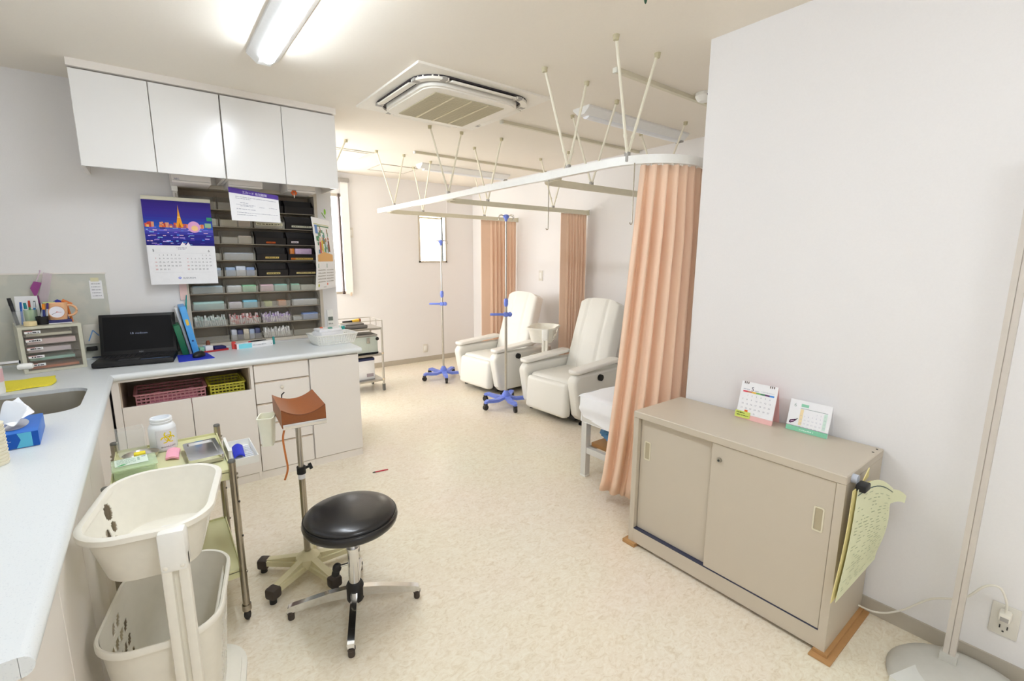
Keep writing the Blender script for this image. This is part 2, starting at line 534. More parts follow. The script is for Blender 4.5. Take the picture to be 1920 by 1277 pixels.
# windows
w = struct('window_1', B().box(W1[0], W1[1], YF + 0.05, YF + 0.06, W1[2], W1[3]), DAYW)
fr = B()
fr.box(W1[0], W1[1], YF + 0.0, YF + 0.05, W1[2], W1[2] + 0.03).box(W1[0], W1[1], YF, YF + 0.05, W1[3] - 0.03, W1[3])
fr.box(W1[0], W1[0] + 0.03, YF, YF + 0.05, W1[2], W1[3]).box(W1[1] - 0.02, W1[1], YF, YF + 0.05, W1[2], W1[3])
part(w, 'window_frame', fr, ALU)
part(w, 'mullion', B().box(1.855, 1.875, YF - 0.03, YF + 0.03, W1[2], W1[3]), DKFR, label='dark window mullion')
part(w, 'blind', B().box(1.885, 1.972, YF - 0.04, YF - 0.034, 0.98, 2.30), flat('blind_white', (250, 248, 242), 0.8))
part(w, 'blind_cassette', B().rbox(0.0, 1.985, YF - 0.07, YF - 0.005, 2.29, 2.335, 0.008), GREY)
part(w, 'blind_weight', B().rbox(1.93, 1.955, YF - 0.05, YF - 0.028, 0.955, 1.0, 0.006), flat('beige_knob', (226, 206, 186), 0.5))
w = struct('window_2', B().box(W2[0], W2[1], YF + 0.05, YF + 0.06, W2[2], W2[3]), DAYF)
fr = B()
for x0, x1, z0, z1 in ((W2[0], W2[1], W2[2], W2[2] + 0.022), (W2[0], W2[1], W2[3] - 0.022, W2[3]), (W2[0], W2[0] + 0.022, W2[2], W2[3]), (W2[1] - 0.022, W2[1], W2[2], W2[3])):
    fr.box(x0, x1, YF - 0.012, YF + 0.05, z0, z1)
part(w, 'window_frame', fr, ALU)
part(w, 'roller_blind', B().box(W2[0] + 0.022, W2[1] - 0.075, YF + 0.012, YF + 0.016, W2[2] + 0.03, W2[3] - 0.05), DAYB)
part(w, 'blind_rod', B().cyl((W2[0] + 0.02, YF + 0.012, W2[3] - 0.04), (W2[1] - 0.06, YF + 0.012, W2[3] - 0.04), 0.012, n=10), RAILT)
part(w, 'sash_stile', B().box(W2[1] - 0.072, W2[1] - 0.052, YF + 0.0, YF + 0.03, W2[2] + 0.02, W2[3] - 0.02), flat('sash_grey', (120, 128, 132), 0.5))
w = struct('window_3', B().box(XL - 0.07, XL - 0.06, WS[0], WS[1], WS[2], WS[3]), DAYS)
fr = B()
for y0, y1, z0, z1 in ((WS[0], WS[1], WS[2], WS[2] + 0.03), (WS[0], WS[1], WS[3] - 0.03, WS[3]), (WS[0], WS[0] + 0.03, WS[2], WS[3]), (WS[1] - 0.03, WS[1], WS[2], WS[3]), ((WS[0] + WS[1]) / 2 - 0.02, (WS[0] + WS[1]) / 2 + 0.02, WS[2], WS[3])):
    fr.box(XL - 0.06, XL, y0, y1, z0, z1)
part(w, 'window_frame', fr, ALU)

w = struct('added_window', B().box(XL - 0.07, XL - 0.06, WR[0], WR[1], WR[2], WR[3]), DAYF)  # glowing pane added out of view to brighten far wall and alcove
fr = B()
for y0, y1, z0, z1 in ((WR[0], WR[1], WR[2], WR[2] + 0.03), (WR[0], WR[1], WR[3] - 0.03, WR[3]), (WR[0], WR[0] + 0.03, WR[2], WR[3]), (WR[1] - 0.03, WR[1], WR[2], WR[3]), ((WR[0] + WR[1]) / 2 - 0.02, (WR[0] + WR[1]) / 2 + 0.02, WR[2], WR[3])):
    fr.box(XL - 0.06, XL, y0, y1, z0, z1)
part(w, 'window_frame', fr, ALU)

# ------------------------------------------------------------------ ceiling: lights, air conditioner, hatches, detector
def strip_light(name, label, x0, x1, y0, y1, along, lit, group):
    t = thing(name, label, 'ceiling light', ((x0 + x1) / 2, (y0 + y1) / 2, ZC), 0, group, w=True)
    if along == 'y':
        c = (x0 + x1) / 2; h = (x1 - x0) / 2
        part(t, 'housing', B().ext([(c - h, ZC), (c + h, ZC), (c + h, ZC - 0.012), (c + 0.03, ZC - 0.05), (c - 0.03, ZC - 0.05), (c - h, ZC - 0.012)], 'y', y0, y1), LIGHTG, 20)
        prof = [(0.035 * math.cos(PI + PI * k / 10), 0.03 * math.sin(PI + PI * k / 10)) for k in range(11)]
        bb = B().sweep([(c, y0 + 0.06, ZC - 0.042), (c, y1 - 0.10, ZC - 0.042)], prof + [(0.024, 0.02), (-0.024, 0.02)])
        bb.ball((c, y1 - 0.10, ZC - 0.045), (0.0345, 0.03, 0.027), 14, 8)
        part(t, 'diffuser', bb, GLOW if lit else DIFF, 50)
    else:
        c = (y0 + y1) / 2; h = (y1 - y0) / 2
        part(t, 'housing', B().ext([(c - h, ZC), (c + h, ZC), (c + h, ZC - 0.012), (c + 0.03, ZC - 0.05), (c - 0.03, ZC - 0.05), (c - h, ZC - 0.012)], 'x', x0, x1), LIGHTG, 20)
        prof = [(0.03 * math.cos(PI + PI * k / 10), 0.022 * math.sin(PI + PI * k / 10)) for k in range(11)]
        part(t, 'diffuser', B().sweep([(x0 + 0.05, c, ZC - 0.045), (x1 - 0.05, c, ZC - 0.045)], prof + [(0.02, 0.02), (-0.02, 0.02)]), GLOW if lit else DIFF, 50)
        part(t, 'end_cap', B().box(x1 - 0.03, x1 - 0.005, c - 0.03, c + 0.03, ZC - 0.062, ZC - 0.045), GREY)
    return t
strip_light('ceiling_light', 'lit white fluorescent batten light on the ceiling before the wall cabinets', 0.487, 0.636, 1.52, 2.774, 'y', True, 'ceiling batten lights')
strip_light('ceiling_light', 'added unseen lit batten light at the near end of the ceiling', 0.487, 0.636, -0.95, 0.30, 'y', True, 'ceiling batten lights')  # extra fixture behind the camera, added for its light
strip_light('ceiling_light', 'unlit white batten light above the bed and nearer armchair', 2.40, 3.56, 2.295, 2.445, 'x', False, 'ceiling batten lights')
strip_light('ceiling_light', 'unlit white batten light above the farther armchair', 2.40, 3.56, 4.675, 4.825, 'x', False, 'ceiling batten lights')

ax0, ax1, ay0, ay1 = 1.204, 2.116, 2.357, 3.269
t = thing('air_conditioner', 'square white ceiling cassette air conditioner with tan grille', 'air conditioner', ((ax0 + ax1) / 2, (ay0 + ay1) / 2, ZC), w=True)
part(t, 'panel', B().ext([(ax0, ay0), (ax1, ay0), (ax1, ay1), (ax0, ay1)], 'z', ZC - 0.012, ZC), ACW)
ix0, ix1, iy0, iy1 = 1.255, 2.065, 2.408, 3.218
part(t, 'air_slot', B().plate(rrect(ix0 + 0.01, ix1 - 0.01, iy0 + 0.01, iy1 - 0.01, 0.16), [rrect(ix0 + 0.075, ix1 - 0.075, iy0 + 0.075, iy1 - 0.075, 0.11)], ZC - 0.020, ZC - 0.012), ACD)
part(t, 'cover', B().ext(rrect(ix0 + 0.068, ix1 - 0.068, iy0 + 0.068, iy1 - 0.068, 0.12), 'z', ZC - 0.048, ZC - 0.012).ext(rrect(ix0 + 0.085, ix1 - 0.085, iy0 + 0.085, iy1 - 0.085, 0.10), 'z', ZC - 0.055, ZC - 0.048), ACW, 30)
for k in range(4):
    cx, cy = (ix0 + ix1) / 2, (iy0 + iy1) / 2
    M = Matrix.Translation((cx, cy, 0)) @ Matrix.Rotation(k * PI / 2, 4, 'Z')
    hw = (ix1 - ix0) / 2
    Mf = M @ Matrix.Translation((0, -hw + 0.026, ZC - 0.030)) @ Matrix.Rotation(math.radians(14), 4, 'X')
    part(t, 'louver', B().rbox(-0.225, 0.225, -0.026, 0.026, -0.005, 0.005, 0.004, M=Mf), ACW)
    P = [(0.045 * 0 + (hw - 0.012) - 0.155 + 0.155 * math.cos(a), (hw - 0.012) - 0.155 + 0.155 * math.sin(a)) for a in [PI / 2 * q / 8 for q in range(9)]]
    Q = [((hw - 0.05) - 0.12 + 0.12 * math.cos(a), (hw - 0.05) - 0.12 + 0.12 * math.sin(a)) for a in [PI / 2 * q / 8 for q in range(8, -1, -1)]]
    part(t, 'corner_piece', B().ext(P + Q, 'z', ZC - 0.033, ZC - 0.014, M=M), ACW)
    for sgn in (-1, 1):
        part(t, 'louver_pivot', B().box(sgn * 0.262 - 0.016, sgn * 0.262 + 0.016, -hw + 0.012, -hw + 0.05, ZC - 0.034, ZC - 0.018, M=M), GREY)
g = part(t, 'grille', B().box(1.415, 1.905, 2.566, 3.07, ZC - 0.059, ZC - 0.053), ACG)
for k in range(3):
    x = 1.415 + 0.49 * (k + 1) / 4
    part(g, 'grille_rib', B().box(x - 0.006, x + 0.006, 2.568, 3.068, ZC - 0.063, ZC - 0.058), flat('grille_rib', (216, 206, 176), 0.5))
gl = B()
for k in range(34):
    y = 2.575 + k * 0.0148
    gl.box(1.418, 1.902, y, y + 0.005, ZC - 0.0605, ZC - 0.0585)
part(g, 'grille_bars', gl, ACG, 0, kind='stuff')

t = thing('access_hatch', 'square ceiling access hatch with thin dark frame near the far wall', 'hatch', (2.3, 5.2, ZC), w=True)
part(t, 'hatch_panel', B().box(2.095, 2.51, 5.02, 5.39, ZC - 0.003, ZC), CEIL)
part(t, 'hatch_frame', B().plate([(2.08, 5.005), (2.525, 5.005), (2.525, 5.405), (2.08, 5.405)], [[(2.093, 5.018), (2.512, 5.018), (2.512, 5.392), (2.093, 5.392)]], ZC - 0.006, ZC), ALU)
t = thing('ceiling_vent', 'pale square ceiling vent plate beside the wall cabinet end', 'vent', (1.65, 4.72, ZC), w=True)
part(t, 'vent_frame', B().plate([(1.43, 4.545), (1.83, 4.545), (1.83, 4.905), (1.43, 4.905)], [[(1.46, 4.575), (1.80, 4.575), (1.80, 4.875), (1.46, 4.875)]], ZC - 0.008, ZC), flat('vent_white', (222, 220, 210), 0.6))
part(t, 'vent_panel', B().box(1.475, 1.785, 4.59, 4.86, ZC - 0.012, ZC), CEIL)
t = thing('smoke_detector', 'small white round smoke detector on ceiling by wall corner', 'smoke detector', (2.83, 1.70, ZC), w=True)
part(t, 'body', B().lathe([(0.05, 0), (0.052, -0.02), (0.04, -0.04), (0.028, -0.05)], (2.80, 1.72, ZC)), WHITEP)
part(t, 'slot', B().box(2.755, 2.845, 1.668, 1.674, ZC - 0.030, ZC - 0.022), BLACKP)
t = thing('hanging_ornament', 'dark green leaf ornament hanging at the top edge of the picture', 'ornament', (1.487, 1.165, ZC), w=True)
part(t, 'thread', B().cyl((1.487, 1.165, ZC), (1.487, 1.165, 2.36), 0.0012, n=6), GREY)
part(t, 'leaf', B().ball((1.487, 1.165, 2.325), (0.009, 0.006, 0.035), 12, 8), flat('leaf_green', (24, 70, 44), 0.5))

# ------------------------------------------------------------------ curtain rails on V rods
RPROF = [(-0.014, -0.02), (0.014, -0.02), (0.014, 0.02), (-0.014, 0.02)]
def vrods(t, tip, tops):
    for p in tops:
        a = Vector((p[0], p[1], ZC)); b = Vector(tip)
        r = part(t, 'hanger_rod', B().cyl(a + (b - a) * 0.02, b, 0.0072, n=8).cyl(a + (b - a) * 0.80, a + (b - a) * 0.83, 0.010, n=8), RODM)
        part(r, 'ceiling_bracket', B().cyl(a, a + Vector((0, 0, -0.022)), 0.016, 0.013, n=10).ball(a + (b - a) * 0.03, 0.011, 8, 6), flat('bracket_olive', (196, 188, 156), 0.45))
    part(t, 'rail_clamp', B().rbox(tip[0] - 0.012, tip[0] + 0.012, tip[1] - 0.012, tip[1] + 0.012, tip[2] - 0.03, tip[2] + 0.02, 0.004), GREY)
RX, RZ = 1.968, 1.895
path = [(RX, 4.84, RZ), (RX, 3.9, RZ), (RX, 2.8, RZ), (RX, 1.72, RZ)]
for k in range(1, 13):
    a = PI + PI / 2 * k / 12
    path.append((RX + 0.30 + 0.30 * math.cos(a), 1.72 + 0.30 * math.sin(a), RZ))
path.append((XA - 0.001, 1.42, RZ))
t = thing('curtain_rail', 'long white curtain rail running from far end to curtain at wall corner', 'curtain rail', (RX, 3.0, RZ), w=True, group='curtain rails')
part(t, 'track', B().sweep(path, [(-0.016, -0.021), (0.016, -0.021), (0.016, 0.021), (-0.016, 0.021)]), RAILW, 50)
part(t, 'joint_sleeve', B().box(RX - 0.0175, RX + 0.0175, 2.16, 2.34, RZ - 0.0225, RZ + 0.0225), RAILW)
for y, xa, xb in ((1.557, 1.79, 2.10), (2.033, 1.779, 2.10), (3.396, 1.815, 2.098), (4.45, 1.811, 2.089)):
    yy = y if y > 1.7 else 1.62
    vrods(t, (RX if y > 1.7 else RX + 0.012, yy, RZ + 0.022), [(xa, y), (xb, y)])
def xrail(y, label, tips):
    t = thing('curtain_rail', label, 'curtain rail', (2.8, y, RZ - 0.004), w=True, group='curtain rails')
    z = RZ - 0.006
    p = [(RX + 0.03, y - 0.20, z), (RX + 0.03, y - 0.14, z)]
    for k in range(1, 9):
        a = PI - PI / 2 * k / 8
        p.append((RX + 0.17 + 0.14 * math.cos(a), y - 0.14 + 0.14 * math.sin(a), z))
    p.append((XA - 0.006, y, z))
    part(t, 'track', B().sweep(p, RPROF), RAILT, 50)
    part(t, 'wall_bracket', B().box(XA - 0.012, XA, y - 0.022, y + 0.022, z - 0.026, z + 0.026), RAILT)
    for x, d in tips: vrods(t, (x, y, z + 0.021), [(x, y - d), (x, y + d)])
xrail(2.335, 'tan curtain rail crossing above the white bed', [(2.485, 0.20), (3.255, 0.20)])
xrail(3.56, 'tan curtain rail crossing between the two white armchairs', [(2.463, 0.208), (3.253, 0.20)])
xrail(4.77, 'tan curtain rail crossing beyond the farther armchair', [(2.441, 0.20), (3.25, 0.20)])
t = thing('curtain_rail', 'short tan curtain rail on one rod beyond the end of wall cabinets', 'curtain rail', (1.1, 4.25, 1.9), w=True, group='curtain rails')
part(t, 'track', B().box(0.6, 1.26, 4.235, 4.265, RZ - 0.02, RZ + 0.02), RAILT)
vrods(t, (1.22, 4.25, RZ + 0.02), [(1.45, 4.22)])
for y, x0, lab in ((1.80, 2.078, 'tan drip-hook ceiling track nearest the wall corner'), (2.94, 2.165, 'tan drip-hook ceiling track over the nearer armchair'), (4.24, 2.104, 'tan drip-hook ceiling track over the farther armchair')):
    t = thing('ceiling_track', lab, 'ceiling track', (x0, y, ZC), w=True, group='drip-hook ceiling tracks')
    part(t, 'track', B().box(x0, XA, y - 0.013, y + 0.013, ZC - 0.022, ZC), RAILT)
    part(t, 'end_cap', B().rbox(x0 - 0.012, x0 + 0.004, y - 0.015, y + 0.015, ZC - 0.026, ZC, 0.003), flat('cap_pale', (226, 226, 216), 0.5))
for y, zb, lab in ((2.197, 1.59, 'thin hooked drip rod hanging from the long rail by its joint'), (1.562, 1.587, 'thin hooked drip rod hanging from the long rail beside foreground curtain')):
    hk = [(RX, y, zb)] + [(RX - 0.009 + 0.009 * math.cos(a), y, zb - 0.010 * math.sin(a)) for a in [PI * k / 6 for k in range(1, 7)]]
    solo('drip_hook', B().cyl((RX, y, RZ - 0.0205), (RX, y, zb), 0.0028, n=8).tube(hk, 0.0024, 6), DARKCH, lab, 'hook', 'drip hooks on the rail')

# ================================================================== WALL CABINETS
UY = 3.43
struct('trim_4', B().box(-0.228, 1.116, UY - 0.012, YB, 2.368, ZC), LAM)
def wall_cabinet(label, x0, x1, xm):
    t = thing('wall_cabinet', label, 'cabinet', ((x0 + x1) / 2, (UY + YB) / 2, 1.88), w=True, group='white wall cabinets')
    b = B().box(x0, x1, UY + 0.02, YB, 1.935, 2.366).box(x0, x0 + 0.016, UY + 0.02, YB, 1.884, 1.935).box(x1 - 0.016, x1, UY + 0.02, YB, 1.884, 1.935)
    part(t, 'body', b, LAM, 0)
    for a, c in ((x0, xm), (xm, x1)):
        part(t, 'door', B().rbox(a + 0.0018, c - 0.0018, UY, UY + 0.018, 1.882, 2.360, 0.002, 1), LAMW, 0)
wall_cabinet('white wall cabinet with two doors, above the hanging city calendar', -0.226, 0.435, 0.098)
wall_cabinet('white wall cabinet with two doors, at the end above the purple-headed notice', 0.438, 1.112, 0.774)

def under_box(x0, x1, label):
    t = thing('under_shelf_box', label, 'box', ((x0 + x1) / 2, 3.66, 1.853), w=True, group='white boxes under the wall cabinets')
    part(t, 'body', B().rbox(x0, x1, 3.56, 3.79, 1.853, 1.934, 0.004), LAM)
    part(t, 'seam', B().box(x0 + 0.004, x1 - 0.004, 3.558, 3.562, 1.864, 1.866), GREY)
    return t
tb = under_box(0.165, 0.366, 'white box fixed under the cabinet by the calendar clip')
Ink((0.165, 3.56, 1.853), (1, 0, 0), (0, 0, 1), (0, -1, 0)).text('NEC', 0.012, 0.016, 0.014, (70, 70, 120)).done(tb)
under_box(0.459, 0.655, 'white box fixed under the cabinet behind the purple-headed notice')
under_box(0.806, 0.99, 'white box fixed under the cabinet nearest the wall end')
t = thing('orange_clip', 'small orange flower-shaped clip above the medicine rack', 'clip', (0.845, 3.555, 1.825), w=True)
fl = B()
for k in range(6):
    a = k * PI / 3
    fl.ball((0.845 + 0.013 * math.cos(a), 3.552, 1.845 + 0.011 * math.sin(a)), (0.008, 0.004, 0.008), 8, 6)
part(t, 'petals', fl, flat('clip_orange', (206, 96, 36), 0.4))
part(t, 'jaw', B().box(0.842, 0.848, 3.549, 3.555, 1.812, 1.835), STEEL)

# ================================================================== MEDICINE RACK
t = thing('medicine_rack', 'tall built-in drawer rack of clear and dark bins full of supplies', 'rack', (0.618, YB, RZ0), w=True)
part(t, 'back', B().box(RX0, RX1, 3.955, 3.97, RZ0, RZ1), RACKB, 0)
f = B()
f.box(RX0, RX0 + 0.024, 3.792, 3.955, RZ0, RZ1).box(RX1 - 0.022, RX1, 3.792, 3.955, RZ0, RZ1)
f.box(RX0 + 0.024, RX1 - 0.022, 3.792, 3.955, RZ1 - 0.024, RZ1).box(RX0 + 0.024, RX1 - 0.022, 3.792, 3.955, RZ0, RZ0 + 0.02)
part(t, 'frame', f, RACKF, 0)
CX = [0.204, 0.412, 0.62, 0.828, 1.034]
ROWZ = [0.822 + 0.1135 * k for k in range(9)]      # bottom of each row, counted upward
rb = B()
for k in range(1, 9): rb.box(RX0 + 0.024, RX1 - 0.022, 3.81, 3.955, ROWZ[k] - 0.004, ROWZ[k] - 0.001)
part(t, 'divider', rb, RACKB, 0)
def bin_mesh(dark):
    w2, d, h, lip, th = 0.0995, 0.135, 0.092, 0.046, 0.0025
    b = B()
    b.box(-w2, w2, 0, d, 0, th)
    b.ext([(-0.012, lip), (-0.009, lip), (0.003, th), (0, 0)], 'x', -w2, w2)
    for s in (-1, 1):
        x = s * w2
        b.ext([(0, 0), (d, 0), (d, h), (0.045, h), (-0.012, lip)], 'x', x - (th if s > 0 else 0), x + (0 if s > 0 else th))
    b.box(-w2, w2, d - th, d, 0, h)
    if dark: b.box(-w2, w2, 0.05, 0.054, lip, h)
    return _mesh('bin', b, DARKBIN if dark else SMOKE, 0, Vector((0, 0, 0)))
BM = {True: bin_mesh(True), False: bin_mesh(False)}
DARKS = {(8, 3), (8, 2), (7, 3), (6, 3), (5, 3), (4, 3), (6, 2), (5, 2), (4, 2)}
BINS = {}
for r in range(9):
    for c in range(4):
        o = bpy.data.objects.new('bin', BM[(r, c) in DARKS]); COL.objects.link(o)
        o.parent = t
        o.location = Vector(((CX[c] + CX[c + 1]) / 2, 3.808, ROWZ[r])) - OFF[t]
        OFF[o] = Vector(((CX[c] + CX[c + 1]) / 2, 3.808, ROWZ[r]))
        BINS[r, c] = o
def bin_label(r, c, x0, x1, rgb, z=0.014, h=0.013, rgb2=None, xs=None):
    vv = Vector((0, -0.012, 0.046)).normalized()
    i = Ink(Vector((0, -0.0005, 0)) + vv * z, (1, 0, 0), vv, (0, -0.968, -0.2526))
    i.rect(x0, x1, 0, h, rgb)
    i.scribble(x0 + 0.006, x1 - 0.006, h * 0.3, h * 0.45, (90, 80, 60), seed=r * 7 + c)
    if rgb2: i.rect(xs[0], xs[1], 0, h, rgb2, 2)
    OFF_keep = OFF[BINS[r, c]]; OFF[BINS[r, c]] = Vector((0, 0, 0))
    i.done(BINS[r, c], 'bin_label'); OFF[BINS[r, c]] = OFF_keep
bin_label(7, 3, -0.06, 0.08, (226, 222, 200))
bin_label(7, 2, -0.085, 0.085, (236, 228, 196), z=0.02, h=0.018)
bin_label(6, 2, -0.03, 0.03, (226, 96, 30), z=0.008, h=0.012)
bin_label(6, 3, -0.07, -0.02, (236, 222, 224))
bin_label(5, 2, -0.045, 0.045, (224, 196, 110))
bin_label(5, 3, -0.08, 0.075, (226, 190, 96), z=0.006, rgb2=(214, 120, 40), xs=(-0.08, -0.05))
bin_label(4, 2, -0.045, 0.045, (226, 204, 130))
bin_label(4, 3, -0.05, 0.085, (226, 206, 140))

COLN = ['first', 'second', 'third', 'last']
ROWN = ['bottom', 'second-lowest', 'third-lowest', 'fourth-lowest', 'middle', 'fourth-highest', 'third-highest', 'second-highest', 'top']
def pos(r, c):
    return (CX[c] + CX[c + 1]) / 2, 3.808, ROWZ[r] + 0.003
def packs(r, c, spec, what):
    """spec: list of (x0, x1, height, rgb); packs standing in one bin"""
    x, y, z = pos(r, c)
    for k, (a, b, h, rgb) in enumerate(spec):
        nm = 'c_%d_%d_%d' % rgb
        m = flat(nm, rgb, 0.35, noise=(60, 0.18))
        bb = B().rbox(x + a, x + b, y + 0.012, y + 0.085, z, z + h, 0.006)
        place = ['leftmost ', 'next-to-left ', 'middle ', 'next-to-right ', 'rightmost '] if len(spec) == 5 else (['left ', 'right '] if len(spec) == 2 else ['', '', ''])
        lab = '%s%s in %s bin of the %s rack row' % (place[k] if len(spec) in (2, 5) else '', what[k] if isinstance(what, list) else what, COLN[c], ROWN[r])
        solo('supply_pack', bb, m, lab, 'supply pack', 'packs in the medicine rack bins')
def tubes(r, c, caps, body, what):
    x, y, z = pos(r, c)
    m = speck_mat('tubes_%d_%d' % (r, c), body, caps, 55, 0.4, 0.52)
    b = B(); rn = random.Random(r * 10 + c)
    for i in range(15):
        for j in range(3):
            px = x - 0.085 + i * 0.0122; py = y + 0.015 + j * 0.022
            h = rn.uniform(0.045, 0.075)
            b.cyl((px, py, z), (px + rn.uniform(-0.012, 0.006), py + 0.012, z + h), 0.0055, n=6)
    solo('sample_tubes', b, m, '%s heaped in the %s bin of the %s rack row' % (what, COLN[c], ROWN[r]), 'tubes', 'tubes in the medicine rack bins', kind='stuff')
packs(3, 0, [(-0.085, 0.09, 0.05, (186, 210, 222))], 'pale blue wrapped dressings')
packs(3, 1, [(-0.09, -0.004, 0.048, (222, 228, 232)), (0.004, 0.09, 0.05, (150, 214, 170))], ['white wrapped pack', 'green wrapped pack'])
packs(3, 2, [(-0.09, -0.004, 0.05, (226, 190, 204)), (0.004, 0.09, 0.05, (160, 210, 200))], ['pink wrapped pack', 'teal wrapped pack'])
packs(3, 3, [(-0.09, -0.03, 0.05, (160, 206, 184)), (-0.02, 0.085, 0.04, (206, 208, 196))], ['green wrapped pack', 'grey wrapped pack'])
packs(2, 0, [(-0.09, 0.09, 0.055, (176, 212, 208))], 'pale teal wrapped dressings')
packs(2, 1, [(-0.09, -0.01, 0.045, (222, 216, 226)), (0.0, 0.09, 0.055, (132, 204, 226))], ['pale lilac wrapped pack', 'cyan wrapped pack'])
packs(2, 2, [(-0.07, -0.02, 0.04, (196, 206, 128)), (0.02, 0.075, 0.045, (222, 156, 112))], ['yellow-green wrapped pack', 'orange wrapped pack'])
packs(2, 3, [(-0.085, 0.09, 0.045, (210, 214, 218))], 'white wrapped needles')
packs(1, 3, [(-0.09, -0.03, 0.025, (214, 220, 224)), (-0.02, 0.09, 0.05, (140, 164, 214))], ['flat white pack', 'blue wrapped pack'])
packs(0, 1, [(-0.092, -0.058, 0.075, (196, 200, 208)), (-0.055, -0.02, 0.07, (62, 66, 104)), (-0.017, 0.018, 0.075, (206, 196, 176)), (0.021, 0.055, 0.07, (170, 184, 206)), (0.058, 0.092, 0.075, (70, 76, 112))], 'small medicine box')
packs(4, 1, [(-0.09, -0.03, 0.062, (160, 184, 216)), (-0.026, 0.034, 0.07, (206, 214, 228)), (0.038, 0.09, 0.062, (140, 164, 206))], ['blue syringe pack', 'white syringe pack', 'dark blue syringe pack'])
packs(5, 1, [(-0.088, 0.09, 0.05, (176, 186, 202))], 'blue-grey wrapped syringes')
packs(6, 1, [(-0.088, 0.0, 0.04, (206, 206, 204)), (0.006, 0.088, 0.055, (224, 216, 204))], ['grey wrapped pack', 'cream paper pack'])
packs(7, 1, [(-0.09, 0.006, 0.045, (216, 204, 176)), (0.014, 0.088, 0.048, (222, 190, 168))], ['cream tape pack', 'tan tape pack'])
packs(7, 2, [(-0.088, 0.088, 0.05, (206, 198, 176))], 'cream paper packets')
packs(5, 3, [(-0.08, -0.048, 0.085, (212, 126, 52)), (-0.045, 0.075, 0.085, (206, 176, 204))], ['orange box top', 'lilac box top'])
packs(4, 0, [(0.03, 0.09, 0.06, (180, 200, 224))], 'blue wrapped pack')
packs(5, 0, [(0.03, 0.09, 0.045, (206, 204, 192))], 'cream wrapped pack')
packs(7, 0, [(0.02, 0.09, 0.05, (206, 214, 206))], 'white wrapped pack')
tubes(1, 0, (170, 190, 180), (226, 230, 226), 'white and grey-green capped tubes')
tubes(1, 1, (206, 96, 90), (232, 222, 220), 'red-banded white tubes')
tubes(1, 2, (166, 130, 196), (230, 222, 232), 'purple-banded white tubes')
tubes(0, 2, (206, 200, 196), (236, 234, 230), 'small white vials')

# ================================================================== BASE CABINETS, WORKTOP, SINK
FY = 3.205
def panel(t, name, x0, x1, z0, z1, m=LAM, y=FY):
    return part(t, name, B().rbox(x0, x1, y, y + 0.018, z0, z1, 0.0018, 1), m, 0)
t = thing('base_cabinet', 'cream base cabinet with open niche above two doors, under the laptop', 'cabinet', (0.12, 3.5, 0), w=True, group='cream base cabinets')
b = B().box(-0.222, -0.19, FY, YB - 0.004, 0, 0.752).box(0.432, 0.448, FY, YB - 0.004, 0, 0.752).box(-0.19, 0.432, FY, YB - 0.002, 0.742, 0.752)
b.box(-0.19, 0.432, FY + 0.022, FY + 0.10, 0, 0.06)
part(t, 'carcass', b, LAM, 0)
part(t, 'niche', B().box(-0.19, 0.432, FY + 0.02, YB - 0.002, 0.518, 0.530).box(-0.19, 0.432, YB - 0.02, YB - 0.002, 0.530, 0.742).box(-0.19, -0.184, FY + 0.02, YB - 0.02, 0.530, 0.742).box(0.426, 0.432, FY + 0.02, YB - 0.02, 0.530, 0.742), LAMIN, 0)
part(t, 'plinth', B().box(-0.19, 0.448, FY + 0.006, FY + 0.022, 0, 0.05), LAM, 0)
panel(t, 'door', -0.188, 0.121, 0.054, 0.600); panel(t, 'door', 0.124, 0.434, 0.054, 0.600)
t = thing('base_cabinet', 'cream base cabinet with a column of five drawers', 'cabinet', (0.612, 3.5, 0), w=True, group='cream base cabinets')
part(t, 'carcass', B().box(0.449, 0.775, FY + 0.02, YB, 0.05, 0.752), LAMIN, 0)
part(t, 'plinth', B().box(0.449, 0.775, FY + 0.006, FY + 0.03, 0, 0.05), LAM, 0)
for k, (z0, z1) in enumerate(((0.640, 0.744), (0.500, 0.628), (0.366, 0.488), (0.236, 0.354), (0.054, 0.224))):
    d = panel(t, 'drawer', 0.453, 0.771, z0, z1)
    part(d, 'pull_edge', B().box(0.455, 0.769, FY + 0.002, FY + 0.02, z1, z1 + 0.008), flat('pull_shade', (206, 190, 172), 0.5), 0)
    if k == 1: part(d, 'lock', B().cyl((0.604, FY - 0.006, 0.592), (0.604, FY + 0.004, 0.592), 0.0105, n=18).box(0.603, 0.605, FY - 0.0075, FY - 0.005, 0.586, 0.598), CHROME)
t = thing('base_cabinet', 'cream base cabinet with one tall door at the worktop end', 'cabinet', (0.95, 3.5, 0), w=True, group='cream base cabinets')
part(t, 'carcass', B().box(0.776, 1.108, FY + 0.02, YB, 0.05, 0.752), LAM, 0)
part(t, 'plinth', B().box(0.776, 1.104, FY + 0.006, FY + 0.03, 0, 0.05), LAM, 0)
panel(t, 'door', 0.779, 1.106, 0.054, 0.746)
